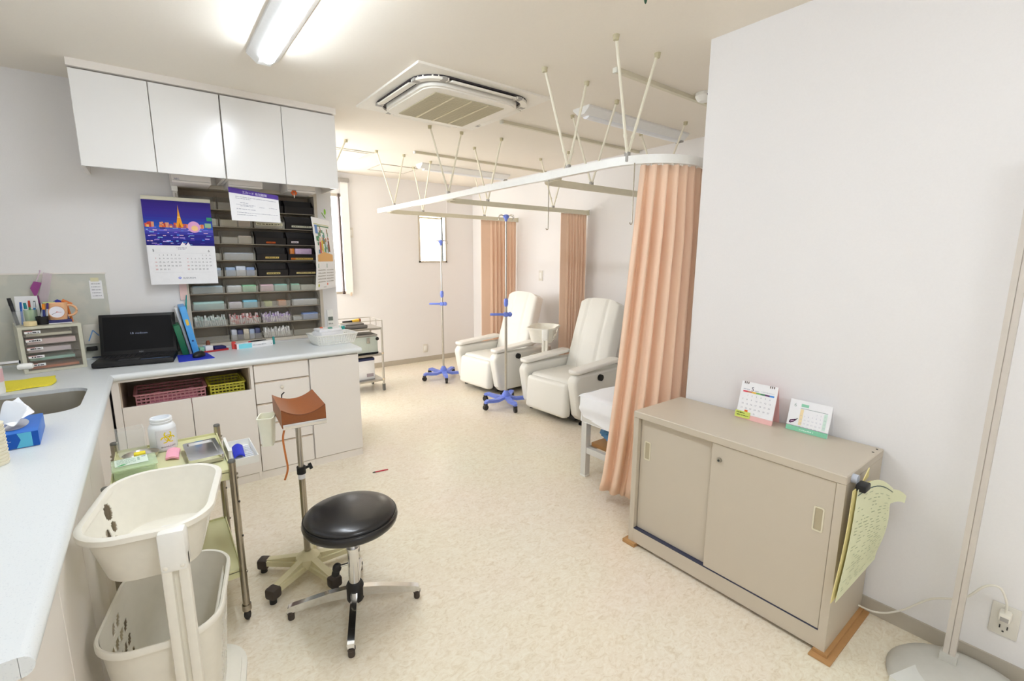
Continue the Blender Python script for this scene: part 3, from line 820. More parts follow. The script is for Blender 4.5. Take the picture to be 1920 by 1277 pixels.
# left run under the sink
for k, (y0, y1, lab) in enumerate(((1.0, 1.72, 'cream base cabinet at the near end of the sink worktop'), (1.723, 2.45, 'cream base cabinet beside the white basket stand and trolley'), (2.453, 3.2, 'cream base cabinet under the sink'))):
    t = thing('base_cabinet', lab, 'cabinet', (-0.5, (y0 + y1) / 2, 0), w=True, group='cream base cabinets')
    part(t, 'carcass', B().box(XL + 0.004, -0.25, y0, y1, 0.0, 0.60).box(XL + 0.004, -0.25, y0, y0 + 0.016, 0.60, 0.752).box(XL + 0.004, -0.25, y1 - 0.016, y1, 0.60, 0.752), LAM, 0)
    for a, c in ((y0, (y0 + y1) / 2), ((y0 + y1) / 2, y1)):
        part(t, 'door', B().rbox(-0.25, -0.232, a + 0.002, c - 0.002, 0.054, 0.746, 0.0018, 1), LAM, 0)
SINK = rrect(-0.72, -0.285, 2.535, 3.0, 0.09, 8)
t = thing('worktop', 'white speckled L-shaped worktop with rounded front edge and sink cutout', 'worktop', (-0.2, 3.2, 0.755), w=True)
outer = [(XL, 0.965), (-0.222, 0.965), (-0.222, 3.205), (1.128, 3.205), (1.128, YB - 0.001), (XL, YB - 0.001)]
part(t, 'slab', B().plate(outer, [SINK], 0.753, 0.79), TOP, 0)
nose = [(0.0185 * math.cos(-PI / 2 + PI * k / 8), 0.0185 * math.sin(-PI / 2 + PI * k / 8)) for k in range(9)]
part(t, 'front_edge', B().sweep([(-0.2225, 0.965, 0.7715), (-0.2225, 3.205, 0.7715)], nose).sweep([(-0.2225, 3.2055, 0.7715), (1.128, 3.2055, 0.7715)], nose), TOP, 50)
part(t, 'splash_lip', B().box(XL, RX0, YB - 0.014, YB - 0.001, 0.79, 0.80), TOP, 0)
t = thing('sink', 'stainless steel sink basin with rounded corners', 'sink', (-0.5, 2.77, 0.62), w=True)
b = B()
R1 = rrect(-0.722, -0.283, 2.533, 3.002, 0.092, 8); R2 = rrect(-0.70, -0.305, 2.555, 2.98, 0.075, 8)
n = len(R1)
b.add([(x, y, 0.787) for x, y in R1] + [(x, y, 0.63) for x, y in R2], [(i, (i + 1) % n, n + (i + 1) % n, n + i) for i in range(n)] + [tuple(n + i for i in range(n))])
part(t, 'basin', b, SINKM, 40)
part(t, 'drain', B().lathe([(0.035, 0), (0.035, 0.004), (0.02, 0.005)], (-0.5, 2.77, 0.63)), CHROME)
t = thing('faucet', 'chrome faucet with long spout and white tip over the sink', 'faucet', (-0.77, 2.95, 0.79), w=True)
part(t, 'base', B().lathe([(0.025, 0), (0.025, 0.02), (0.016, 0.05), (0.016, 0.10)], (-0.78, 2.95, 0.79)), CHROME)
part(t, 'spout', B().tube([(-0.78, 2.95, 0.86), (-0.72, 2.945, 0.930), (-0.62, 2.93, 0.945), (-0.487, 2.90, 0.952)], 0.0085, 10), CHROME, 60)
part(t, 'aerator', B().rbox(-0.498, -0.446, 2.88, 2.915, 0.918, 0.943, 0.009), WHITEP)
part(t, 'lever', B().box(-0.80, -0.70, 2.94, 2.96, 0.895, 0.903), CHROME)
solo('yellow_cloth', B().slab(lambda u, v: (-0.655 + 0.225 * u + 0.01 * math.sin(5 * v), 3.05 + 0.06 * u + (0.25 - 0.03 * u) * v, 0.7905 + 0.003 * math.sin(7 * u + 3 * v) ** 2), 12, 8, (0, 0, 1), 0.007), flat('cloth_yellow', (236, 222, 66), 0.9, noise=(200, 0.15), bump=0.3), 'folded yellow cleaning cloth at the back rim of the sink', 'cloth')

# open niche contents
def mesh_basket(name, x0, x1, y0, y1, z0, z1, m, label, group):
    t = thing(name, label, 'basket', ((x0 + x1) / 2, (y0 + y1) / 2, z0), w=True, group=group)
    part(t, 'base', B().box(x0 + 0.01, x1 - 0.01, y0 + 0.01, y1 - 0.01, z0, z0 + 0.004), m)
    s = B()
    for z in (z0 + 0.012, z0 + 0.032, z0 + 0.052, z0 + 0.072, z0 + 0.092):
        if z < z1 - 0.01:
            s.box(x0 + 0.006, x1 - 0.006, y0 + 0.006, y0 + 0.010, z, z + 0.010).box(x0 + 0.006, x1 - 0.006, y1 - 0.010, y1 - 0.006, z, z + 0.010)
            s.box(x0 + 0.006, x0 + 0.010, y0 + 0.01, y1 - 0.01, z, z + 0.010).box(x1 - 0.010, x1 - 0.006, y0 + 0.01, y1 - 0.01, z, z + 0.010)
    k = int((x1 - x0) / 0.02)
    for i in range(k + 1):
        x = x0 + 0.008 + (x1 - x0 - 0.016) * i / k
        s.box(x - 0.0025, x + 0.0025, y0 + 0.005, y0 + 0.0095, z0, z1).box(x - 0.0025, x + 0.0025, y1 - 0.0095, y1 - 0.005, z0, z1)
    k = int((y1 - y0) / 0.02)
    for i in range(k + 1):
        y = y0 + 0.008 + (y1 - y0 - 0.016) * i / k
        s.box(x0 + 0.005, x0 + 0.0095, y - 0.0025, y + 0.0025, z0, z1).box(x1 - 0.0095, x1 - 0.005, y - 0.0025, y + 0.0025, z0, z1)
    part(t, 'lattice', s, m, 0, kind='stuff')
    part(t, 'rim', B().plate(rrect(x0 - 0.004, x1 + 0.004, y0 - 0.004, y1 + 0.004, 0.02), [rrect(x0 + 0.008, x1 - 0.008, y0 + 0.008, y1 - 0.008, 0.014)], z1 - 0.008, z1), m)
    return t
mesh_basket('pink_basket', -0.135, 0.205, 3.27, 3.53, 0.5305, 0.648, flat('basket_pink', (196, 136, 142), 0.4), 'pink plastic mesh basket in the open niche', 'niche baskets')
mesh_basket('yellow_basket', 0.218, 0.41, 3.27, 3.53, 0.5305, 0.648, flat('basket_yellow', (204, 198, 70), 0.4), 'yellow plastic mesh basket in the open niche', 'niche baskets')
solo('pink_cloth', B().slab(lambda u, v: (-0.07 + 0.23 * u, 3.28 + 0.13 * v, 0.588 + 0.045 * math.sin(PI * v) * (0.7 + 0.3 * math.sin(9 * u))), 14, 8, (0, 0, 1), 0.004), flat('cloth_pink', (232, 150, 176), 0.9, noise=(60, 0.1)), 'crumpled pink cloth in the pink basket', 'cloth')

# ================================================================== ON THE BACK WALL AND WORKTOP
def M4(o, u, v, n):
    m = Matrix((Vector(u), Vector(v), Vector(n))).transposed().to_4x4(); m.translation = o; return m
# city calendar
t = thing('wall_calendar', 'large calendar with night city tower picture hanging beside the rack', 'calendar', (0.185, 3.735, 1.235), w=True)
cx0, cx1, cz0, cz1 = 0.006, 0.366, 1.237, 1.782
part(t, 'pages', B().slab(lambda u, v: (cx0 + (cx1 - cx0) * u, 3.742 - 0.012 * math.sin(PI * v) ** 2 - 0.018 * (1 - v), cz0 + (cz1 - cz0) * v), 4, 10, (0, 1, 0), 0.003), PAPER)
part(t, 'binding', B().rbox(cx0 - 0.001, cx1 + 0.001, 3.733, 3.749, cz1 - 0.022, cz1, 0.002), flat('binding_cream', (232, 228, 206), 0.5))
mp = lambda x, y: (cx0 + x, 3.742 - 0.012 * math.sin(PI * min(1, y / (cz1 - cz0))) ** 2 - 0.018 * (1 - y / (cz1 - cz0)), cz0 + y)
i = Ink((0, 0, 0), (1, 0, 0), (0, 0, 1), (0, -1, 0), mp)
WC, HC = cx1 - cx0, cz1 - cz0
pz0, pz1 = 0.245, HC - 0.023
for k in range(16):      # night sky photograph, blue to violet
    a = k / 16
    i.rect(0.0, WC, pz0 + (pz1 - pz0) * a, pz0 + (pz1 - pz0) * (a + 1 / 16.0), [(36, 30, 120), (34, 34, 130), (40, 44, 150), (44, 40, 140), (60, 60, 170), (90, 90, 190), (40, 90, 190), (36, 80, 180), (40, 66, 170), (46, 54, 160), (52, 46, 152), (56, 44, 148), (58, 42, 146), (58, 40, 144), (58, 40, 142), (56, 38, 138)][k])
rn = random.Random(3)
hz = pz0 + 0.115
for k in range(46):
    x = rn.uniform(0.0, WC - 0.02); w_ = rn.uniform(0.006, 0.02); h_ = rn.uniform(0.008, 0.034)
    i.rect(x, x + w_, hz - 0.004, hz - 0.004 + h_, rn.choice([(226, 96, 60), (240, 140, 70), (196, 70, 60), (230, 160, 120), (170, 90, 130), (240, 190, 110)]), 2)
for k in range(90):
    x = rn.uniform(0.0, WC - 0.03); y = rn.uniform(pz0, hz - 0.004)
    i.rect(x, x + rn.uniform(0.006, 0.03), y, y + rn.uniform(0.002, 0.006), rn.choice([(120, 120, 230), (70, 150, 240), (220, 190, 250), (30, 26, 90), (90, 60, 190), (150, 210, 250), (240, 200, 220)]), 3)
tx = 0.182
i.poly([(tx - 0.019, hz), (tx - 0.006, hz + 0.075), (tx - 0.002, hz + 0.112), (tx, hz + 0.14), (tx + 0.002, hz + 0.112), (tx + 0.006, hz + 0.075), (tx + 0.019, hz)], (246, 170, 40), 4)
i.rect(tx - 0.008, tx + 0.008, hz + 0.060, hz + 0.066, (255, 220, 110), 5)
i.poly([(tx - 0.008, hz), (tx, hz + 0.03), (tx + 0.008, hz)], (190, 100, 40), 5)
i.disc(tx + 0.075, hz + 0.004, 0.034, (232, 170, 214), 4, ry=0.036)
i.disc(tx + 0.078, hz - 0.004, 0.018, (255, 214, 150), 5)
i.poly([(tx - 0.01, pz0), (tx + 0.004, pz0 + 0.022), (tx + 0.022, pz0)], (248, 244, 250), 5)
i.poly([(tx + 0.02, pz0), (tx + 0.034, pz0 + 0.022), (tx + 0.046, pz0)], (248, 244, 250), 5)
i.rect(tx + 0.148, tx + 0.176, hz + 0.045, hz + 0.068, (60, 150, 110), 5).rect(tx + 0.135, tx + 0.17, hz + 0.002, hz + 0.03, (150, 190, 150), 4)
G = (110, 110, 116)
def month(x0, first, days, num, nx):
    i.text(num, nx, pz0 - 0.040, 0.022, (70, 66, 70))
    i.rect(x0 - 0.004, x0 + 0.142, pz0 - 0.0485, pz0 - 0.048, (176, 176, 186), 2)
    for d in range(1, days + 1):
        k = first + d - 1
        i.text(str(d), x0 + 0.008 + 0.0205 * (k % 7), pz0 - 0.064 - 0.0225 * (k // 7), 0.0125, (200, 90, 90) if k % 7 == 0 else G, center=True)
    i.rect(x0 - 0.004, x0 + 0.142, pz0 - 0.170, pz0 - 0.1695, (190, 190, 196), 2)
month(0.030, 1, 31, '5', 0.026); month(0.196, 4, 30, '6', 0.318)
i.scribble(0.150, 0.205, pz0 - 0.016, 0.004, (150, 140, 170), seed=4).scribble(0.158, 0.198, pz0 - 0.024, 0.004, (150, 140, 170), seed=5)
i.text('SUZUKEN', 0.168, 0.034, 0.0155, (130, 134, 146))
i.ring(0.152, 0.039, 0.005, 0.0085, (96, 112, 214), 2, 12, 20, 200).ring(0.152, 0.039, 0.002, 0.0065, (140, 150, 236), 3, 12, 190, 400)
i.done(t)
t2 = thing('wall_clip', 'white square clip holding the city calendar to the rack frame', 'clip', (0.185, 3.745, 1.79), w=True)
part(t2, 'body', B().rbox(0.167, 0.200, 3.74, 3.79, 1.822, 1.862, 0.004), WHITEP)
part(t2, 'stem', B().rbox(0.172, 0.196, 3.765, 3.79, 1.782, 1.822, 0.003), LAM)
part(t2, 'hook', B().cyl((0.186, 3.745, 1.775), (0.186, 3.745, 1.81), 0.003, n=8), DARKCH)

# purple-headed notice
t = thing('notice_sheet', 'white notice sheet with purple heading hung before the rack', 'notice', (0.6, 3.545, 1.64), w=True)
ou = Vector((0.289, -0.004, -0.031)).normalized(); ov = Vector((0.031, 0, 0.289)).normalized()
oo = Vector((0.4545, 3.545, 1.643))
bl, br_, tr, tl = Vector((0.4565, 3.53, 1.643)), Vector((0.742, 3.53, 1.640)), Vector((0.742, 3.549, 1.818)), Vector((0.4535, 3.549, 1.850))
nf = lambda u, v: bl.lerp(br_, u).lerp(tl.lerp(tr, u), v)
part(t, 'sheet', B().slab(lambda u, v: nf(u, v), 4, 4, (0, 1, 0), 0.002), PAPER)
i = Ink((0, 0, 0), (1, 0, 0), (0, 0, 1), (0, -1, 0), lambda x, y: nf(x, y))
i.rect(0.0, 1.0, 0.84, 1.0, (92, 66, 160))
vs, fs = text_shape('エカード 有効期限')
wtx = max(p[0] for p in vs) if vs else 1
o_ = len(i.vs)
for a, c in vs: i.vs.append(i._p(0.26 + a / wtx * 0.50, 0.872 + c * 0.105, 0.0011))
for f_ in fs: i.fs.append(tuple(q + o_ for q in f_)); i.cs.append(lin((240, 236, 250)))
for y, x0, x1 in ((0.74, 0.12, 0.95), (0.69, 0.12, 0.42), (0.56, 0.2, 0.36), (0.50, 0.12, 0.5), (0.46, 0.2, 0.45), (0.47, 0.58, 0.7), (0.48, 0.78, 0.95), (0.36, 0.12, 0.5), (0.25, 0.12, 0.95), (0.18, 0.12, 0.5)):
    i.scribble(x0, x1, y, 0.022, (176, 176, 190), seed=int(y * 100))
i.done(t)

# second calendar, swung out from the wall end
t = thing('wall_calendar', 'narrow picture calendar with people scene at the rack end', 'calendar', (1.03, 3.63, 1.18), w=True)
ca, cb = Vector((0.925, 3.475, 0)), Vector((1.137, 3.785, 0))
un = (cb - ca).normalized(); nn = Vector((un.y, -un.x, 0))
if nn.dot(Vector((0, -1, 0))) < 0: nn = -nn
LW = (cb - ca).length; z0c, z1c = 1.182, 1.688
cf = lambda x, y: ca + un * x + Vector((0, 0, z0c + y)) + nn * (0.018 * math.sin(PI * y / 0.506) + 0.02 * (x / LW) * (1 - y / 0.506))
part(t, 'pages', B().slab(lambda u, v: cf(u * LW, v * 0.506), 6, 8, -nn, 0.002), PAPER)
i = Ink((0, 0, 0), un, (0, 0, 1), nn, cf)
x0, x1, y0, y1 = 0.03, LW - 0.05, 0.20, 0.455
i.rect(0.02, LW - 0.04, 0.46, 0.464, (190, 190, 90))
i.rect(x0, x1, y0, y1, (96, 140, 100))
rn = random.Random(11)
for k in range(30):
    x = rn.uniform(x0, x1 - 0.05); y = rn.uniform(y0 + 0.05, y1 - 0.05)
    i.rect(x, x + rn.uniform(0.015, 0.05), y, y + rn.uniform(0.02, 0.05), rn.choice([(90, 150, 110), (110, 160, 130), (70, 120, 90), (100, 140, 170), (150, 120, 80)]), 2)
i.poly([(x0, y0), (x1, y0), (x1, y0 + 0.05), (x0 + 0.12, y0 + 0.07), (x0, y0 + 0.045)], (226, 176, 110), 3)
i.rect(x0, x0 + 0.05, y1 - 0.06, y1, (100, 140, 200), 3)
for px, py, c1, c2 in ((0.05, 0.06, (200, 90, 80), (226, 190, 160)), (0.09, 0.07, (226, 190, 60), (240, 220, 200)), (0.17, 0.06, (210, 214, 220), (196, 130, 100)), (0.22, 0.07, (130, 70, 50), (180, 120, 90))):
    i.rect(x0 + px, x0 + px + 0.032, y0 + py, y0 + py + 0.08, c1, 4).disc(x0 + px + 0.016, y0 + py + 0.095, 0.014, c2, 5)
for k in range(2):
    xx = 0.03 + k * 0.16
    i.rect(xx, xx + 0.012, 0.155, 0.185, (140, 176, 160), 2)
    for r in range(5): i.scribble(xx, xx + 0.14, 0.135 - r * 0.021, 0.008, (176, 172, 166), seed=r + k * 9)
i.disc(0.05, 0.03, 0.012, (206, 206, 80), 3).disc(0.21, 0.035, 0.009, (226, 110, 70), 3).scribble(0.14, 0.19, 0.012, 0.005, (140, 140, 150), seed=6)
i.done(t)
solo('green_clip', B().ball((1.085, 3.70, 1.745), (0.007, 0.006, 0.022), 10, 8).cyl((1.085, 3.70, 1.70), (1.085, 3.78, 1.745), 0.003, n=6), flat('clip_green', (140, 200, 40), 0.4), 'small green hook clip above the narrow picture calendar', 'clip')
t = thing('remote_control', 'white wall-mounted remote control with grey display above the basket', 'remote control', (1.10, YB, 0.88), w=True)
part(t, 'body', B().rbox(1.078, 1.124, 3.778, 3.799, 0.875, 1.005, 0.004), WHITEP)
part(t, 'display', B().box(1.083, 1.119, 3.776, 3.779, 0.922, 0.952), flat('lcd_grey', (110, 120, 112), 0.3))
bt = B()
for k in range(3): bt.box(1.085 + 0.012 * k, 1.093 + 0.012 * k, 3.776, 3.779, 0.892, 0.902)
part(t, 'buttons', bt, GREY)

# laptop
t = thing('laptop', 'open black laptop on the worktop with lines of white text on screen', 'laptop', (-0.105, 3.535, 0.79), math.radians(-7))
part(t, 'base', B().rbox(-0.188, 0.188, -0.125, 0.125, 0.004, 0.032, 0.006), BLACKP)
kb = B()
for r in range(6):
    for c in range(15):
        kb.box(-0.172 + c * 0.0232, -0.172 + c * 0.0232 + 0.0195, 0.092 - r * 0.0205, 0.092 - r * 0.0205 + 0.017, 0.032, 0.0348)
part(t, 'keyboard', kb, flat('key_black', (34, 33, 35), 0.5), 0, kind='stuff')
part(t, 'touchpad', B().box(-0.075, 0.02, -0.105, -0.045, 0.0318, 0.0328), flat('pad_grey', (58, 58, 62), 0.35))
part(t, 'front_strip', B().box(0.03, 0.17, -0.104, -0.098, 0.0318, 0.0335), flat('strip_blue', (86, 110, 150), 0.3))
part(t, 'feet', B().box(-0.17, -0.14, -0.1, 0.1, 0, 0.004).box(0.14, 0.17, -0.1, 0.1, 0, 0.004), RUBBER)
ML = Matrix.Translation((0, 0.118, 0.03)) @ Matrix.Rotation(math.radians(-17), 4, 'X')
s = part(t, 'screen_lid', B().rbox(-0.188, 0.188, -0.004, 0.012, 0.0, 0.252, 0.004, M=ML), BLACKP)
o_ = ML @ Vector((-0.170, -0.0042, 0.026)); u_ = Vector((1, 0, 0)); v_ = (ML.to_3x3() @ Vector((0, 0, 1))); n_ = (ML.to_3x3() @ Vector((0, -1, 0)))
i = Ink(o_, u_, v_, n_); i.rect(0, 0.34, 0, 0.208, (12, 11, 14))
i.text('I.B', 0.128, 0.098, 0.017, (176, 186, 214)); i.text('medicom', 0.152, 0.098, 0.0165, (166, 176, 206))
i.done(s, 'display')
Ink(ML @ Vector((0, -0.0042, 0.0)), u_, v_, n_).text('NEC', -0.006, 0.008, 0.012, (150, 150, 156)).done(s, 'logo')
solo('mouse_pad', B().ext([(0.088, 3.365), (0.272, 3.385), (0.248, 3.60), (0.09, 3.60)], 'z', 0.7905, 0.7945), flat('pad_blue', (34, 52, 190), 0.6), 'blue mouse pad beside the laptop', 'mouse pad')
t = thing('mouse', 'black computer mouse on the blue pad', 'mouse', (0.198, 3.475, 0.7945), math.radians(-30))
part(t, 'shell', B().lathe([(0.93, 0), (1.0, 0.008), (0.92, 0.018), (0.7, 0.027), (0.4, 0.032), (0.05, 0.034)], n=22, sx=0.030, sy=0.052), BLACKP, 60)
part(t, 'wheel', B().cyl((-0.004, 0.026, 0.029), (0.004, 0.026, 0.029), 0.007, n=12), GREY)

# binders leaning against the rack
def binder(name, x, y0, y1, w_, h_, lean, m, label, hole=None):
    t = thing(name, label, 'binder', (x, (y0 + y1) / 2, 0.791), w=False, group='binders by the laptop')
    Mb = Matrix.Rotation(math.radians(lean), 4, 'Y')
    d = (y1 - y0) / 2
    part(t, 'cover', B().rbox(0, w_, -d, d, 0.0, h_, 0.003, M=Mb), m)
    part(t, 'pages', B().box(0.004, w_ - 0.004, -d + 0.006, d + 0.002, 0.006, h_ - 0.006, M=Mb), PAPER)
    if hole:
        part(t, 'spine_label', B().box(w_ * 0.3, w_ * 0.75, -d - 0.0012, -d + 0.001, h_ * 0.62, h_ * 0.74, M=Mb), flat('label_yellow', (226, 190, 80), 0.6))
        part(t, 'ring_hole', B().cyl((w_ / 2, -d - 0.0015, h_ * 0.3), (w_ / 2, -d + 0.001, h_ * 0.3), 0.006, n=14, M=Mb), flat('hole_dark', (40, 70, 130), 0.5))
    return t
binder('green_folder', 0.120, 3.585, 3.76, 0.034, 0.195, -10, flat('folder_green', (30, 112, 74), 0.5), 'dark green folder leaning beside the laptop')
binder('white_folder', 0.158, 3.60, 3.775, 0.014, 0.305, -10, flat('folder_white', (226, 226, 224), 0.5), 'thin white folder leaning between green folder and blue binder')
binder('blue_binder', 0.176, 3.545, 3.775, 0.034, 0.315, -9, flat('binder_blue', (84, 166, 232), 0.4), 'tall light blue binder leaning by the rack', True)
solo('teal_pen', B().cyl((0.172, 3.72, 1.10), (0.183, 3.78, 1.16), 0.005, 0.003, n=8).cyl((0.168, 3.70, 1.04), (0.172, 3.72, 1.10), 0.005, n=8), flat('teal', (40, 150, 150), 0.4), 'teal pen sticking up behind the blue binder', 'pen')
solo('pink_note', B().box(0.150, 0.19, 3.786, 3.791, 1.13, 1.235), flat('note_pink', (238, 206, 200), 0.7), 'pale pink note stuck on rack frame under the city calendar', 'note')
t = thing('red_tray', 'shallow red tray holding small boxes beside the mouse pad', 'tray', (0.29, 3.67, 0.79), math.radians(14))
part(t, 'tray', B().plate([(-0.08, -0.045), (0.08, -0.045), (0.08, 0.045), (-0.08, 0.045)], [], 0.0005, 0.004).box(-0.08, 0.08, -0.045, -0.042, 0.004, 0.012).box(-0.08, 0.08, 0.042, 0.045, 0.004, 0.012).box(-0.08, -0.077, -0.042, 0.042, 0.004, 0.012).box(0.077, 0.08, -0.042, 0.042, 0.004, 0.012), flat('tray_red', (176, 40, 44), 0.45))
def onbox(c, rz, sx, sy, sz, m, name, label, cat='box'):
    Mx = Matrix.Translation(c) @ Matrix.Rotation(math.radians(rz), 4, 'Z')
    return solo(name, B().rbox(-sx / 2, sx / 2, -sy / 2, sy / 2, 0, sz, 0.002, M=Mx), m, label, cat)
onbox((0.325, 3.69, 0.7945), 14, 0.07, 0.07, 0.022, flat('navy', (36, 38, 104), 0.5), 'navy_case', 'flat navy case on the red tray', 'case')
bx = onbox((0.262, 3.655, 0.7945), 14, 0.045, 0.05, 0.036, PAPER, 'medicine_carton', 'small white medicine carton on the red tray', 'carton')
onbox((0.222, 3.655, 0.7945), 14, 0.026, 0.05, 0.03, flat('carton_green', (150, 206, 170), 0.5), 'green_carton', 'small pale green carton on the red tray', 'carton')
solo('brown_bottle', B().lathe([(0.013, 0), (0.013, 0.05), (0.009, 0.056), (0.009, 0.064)], (0.268, 3.70, 0.7945), 14), flat('amber', (130, 66, 36), 0.3), 'small amber bottle on the red tray behind the white carton', 'bottle')
t = thing('syringe_carton', 'long white and cyan carton lying before the rack', 'carton', (0.535, 3.655, 0.79), math.radians(11))
part(t, 'box', B().rbox(-0.118, 0.118, -0.022, 0.022, 0.0, 0.038, 0.002), PAPER)
Ink((-0.118, -0.022, 0), (1, 0, 0), (0, 0, 1), (0, -1, 0)).rect(0.012, 0.095, 0.003, 0.036, (140, 226, 240)).scribble(0.10, 0.19, 0.016, 0.006, (180, 180, 190), seed=2).rect(0.222, 0.226, 0.014, 0.018, (80, 80, 86)).done(t)
part(t, 'end_flap', B().box(-0.1195, -0.1165, -0.02, 0.02, 0.002, 0.036), flat('flap_red', (226, 80, 70), 0.5))
solo('red_marker_cap', B().lathe([(0.013, 0), (0.013, 0.045), (0.009, 0.05)], (0.412, 3.665, 0.7905), 14), flat('flap_red', (226, 80, 70), 0.5), 'red capped tube standing at the end of long carton', 'tube')
t = thing('marker_pen', 'black and red pen lying on the long white carton', 'pen', (0.56, 3.655, 0.8285), math.radians(11))
part(t, 'barrel', B().cyl((-0.05, 0, 0.005), (0.055, 0.004, 0.005), 0.0048, 0.003, n=10), BLACKP)
part(t, 'tip', B().cyl((-0.062, 0, 0.005), (-0.05, 0, 0.005), 0.004, 0.0048, n=10), flat('tip_red', (200, 30, 50), 0.4))
solo('teal_tube', B().lathe([(0.008, 0), (0.008, 0.05), (0.006, 0.055)], (0.668, 3.70, 0.7905), 12), flat('teal', (40, 150, 150), 0.4), 'teal capped tube at the far end of long carton', 'tube')

# white basket with papers
t = thing('white_basket', 'shallow white lattice basket at the end of the worktop', 'basket', (1.025, 3.50, 0.791), math.radians(4))
def basket_ring(x, y, z, r): return [(px, py, z) for px, py in rrect(-x, x, -y, y, r, 4)]
b0, b1 = basket_ring(0.128, 0.080, 0.0, 0.015), basket_ring(0.150, 0.102, 0.072, 0.02)
n = len(b0)
part(t, 'base', B().ext(rrect(-0.128, 0.128, -0.08, 0.08, 0.015, 4), 'z', 0, 0.003), WHITEP)
rows = B()
for (za, zb) in ((0.0, 0.016), (0.0205, 0.034), (0.0385, 0.052), (0.0565, 0.072)):
    A = [Vector(p).lerp(Vector(q), za / 0.072) for p, q in zip(b0, b1)]; C = [Vector(p).lerp(Vector(q), zb / 0.072) for p, q in zip(b0, b1)]
    rows.add(A + C, [(k, (k + 1) % n, n + (k + 1) % n, n + k) for k in range(n)])
part(t, 'side_bands', rows, WHITEP)
lat = B()
for sy in (-1, 1):
    for k in range(17):
        x = -0.125 + 0.25 * k / 16
        lat.cyl((x, sy * 0.080, 0.002), (x * 1.16, sy * 0.102, 0.07), 0.0034, n=6)
for sx in (-1, 1):
    for k in range(11):
        y = -0.072 + 0.144 * k / 10
        lat.cyl((sx * 0.128, y, 0.002), (sx * 0.150, y * 1.2, 0.07), 0.0034, n=6)
part(t, 'lattice', lat, WHITEP, kind='stuff')
part(t, 'rim', B().plate(rrect(-0.158, 0.158, -0.110, 0.110, 0.024, 4), [rrect(-0.148, 0.148, -0.100, 0.100, 0.02, 4)], 0.070, 0.075), WHITEP)
t = thing('paper_packets', 'stack of white paper packets piled in the white basket', 'packets', (1.01, 3.53, 0.85), math.radians(8))
part(t, 'packet', B().rbox(-0.095, 0.10, -0.06, 0.075, -0.052, -0.01, 0.004), PAPER)
part(t, 'packet', B().rbox(-0.09, 0.085, -0.055, 0.07, -0.010, 0.028, 0.004, M=Matrix.Rotation(0.12, 4, 'Z')), PAPER)
part(t, 'packet', B().rbox(-0.085, 0.08, -0.05, 0.07, 0.028, 0.048, 0.004, M=Matrix.Rotation(-0.06, 4, 'Z')), PAPER)
solo('teal_tag', B().rbox(0.998, 1.028, 3.49, 3.515, 0.8985, 0.906, 0.003), flat('tag_teal', (40, 150, 130), 0.4), 'teal clip lying on the paper packets', 'clip')
solo('orange_tag', B().rbox(0.955, 0.975, 3.545, 3.565, 0.8985, 0.906, 0.003), flat('tag_orange', (230, 120, 80), 0.4), 'orange clip lying on the paper packets', 'clip')

# wall plate and note behind the laptop
t = thing('wall_plate', 'white wall plate with a blue drawn line behind the laptop', 'wall plate', (-0.32, YB - 0.014, 0.87), w=True)
part(t, 'plate', B().rbox(-0.352, -0.272, YB - 0.022, YB - 0.013, 0.885, 1.005, 0.006), PLATE)
Ink((-0.352, YB - 0.022, 0.885), (1, 0, 0), (0, 0, 1), (0, -1, 0)).poly([(0.02, 0.02), (0.026, 0.02), (0.05, 0.085), (0.044, 0.085)], (120, 170, 226)).poly([(0.044, 0.085), (0.05, 0.085), (0.075, 0.05), (0.069, 0.05)], (120, 170, 226)).done(t)
t = thing('note_paper', 'white handwritten note taped to the marbled splashback', 'note', (-0.26, YB - 0.013, 1.155), w=True)
part(t, 'sheet', B().box(-0.290, -0.232, YB - 0.0145, YB - 0.0125, 1.158, 1.268), PAPER)
part(t, 'tape', B().box(-0.282, -0.245, YB - 0.0155, YB - 0.012, 1.262, 1.285), flat('tape_cream', (222, 216, 180), 0.5))
i = Ink((-0.290, YB - 0.0145, 1.158), (1, 0, 0), (0, 0, 1), (0, -1, 0))
for k in range(5): i.scribble(0.008, 0.05, 0.088 - 0.018 * k, 0.005, (170, 170, 176), seed=k)
i.done(t)
solo('cable_coil', B().tube([(-0.30 + 0.05 * math.cos(a) + 0.004 * k, 3.765 + 0.018 * math.sin(a), 0.797 + 0.0012 * k) for k, a in enumerate([2 * PI * q / 14 for q in range(36)])], 0.0032, 6), flat('cable_blue', (40, 56, 96), 0.4), 'dark blue coiled cable behind the laptop', 'cable')
solo('black_adapter', B().rbox(-0.345, -0.295, 3.765, 3.795, 0.845, 0.87, 0.004), BLACKP, 'black cable plug on the wall behind the laptop', 'plug')

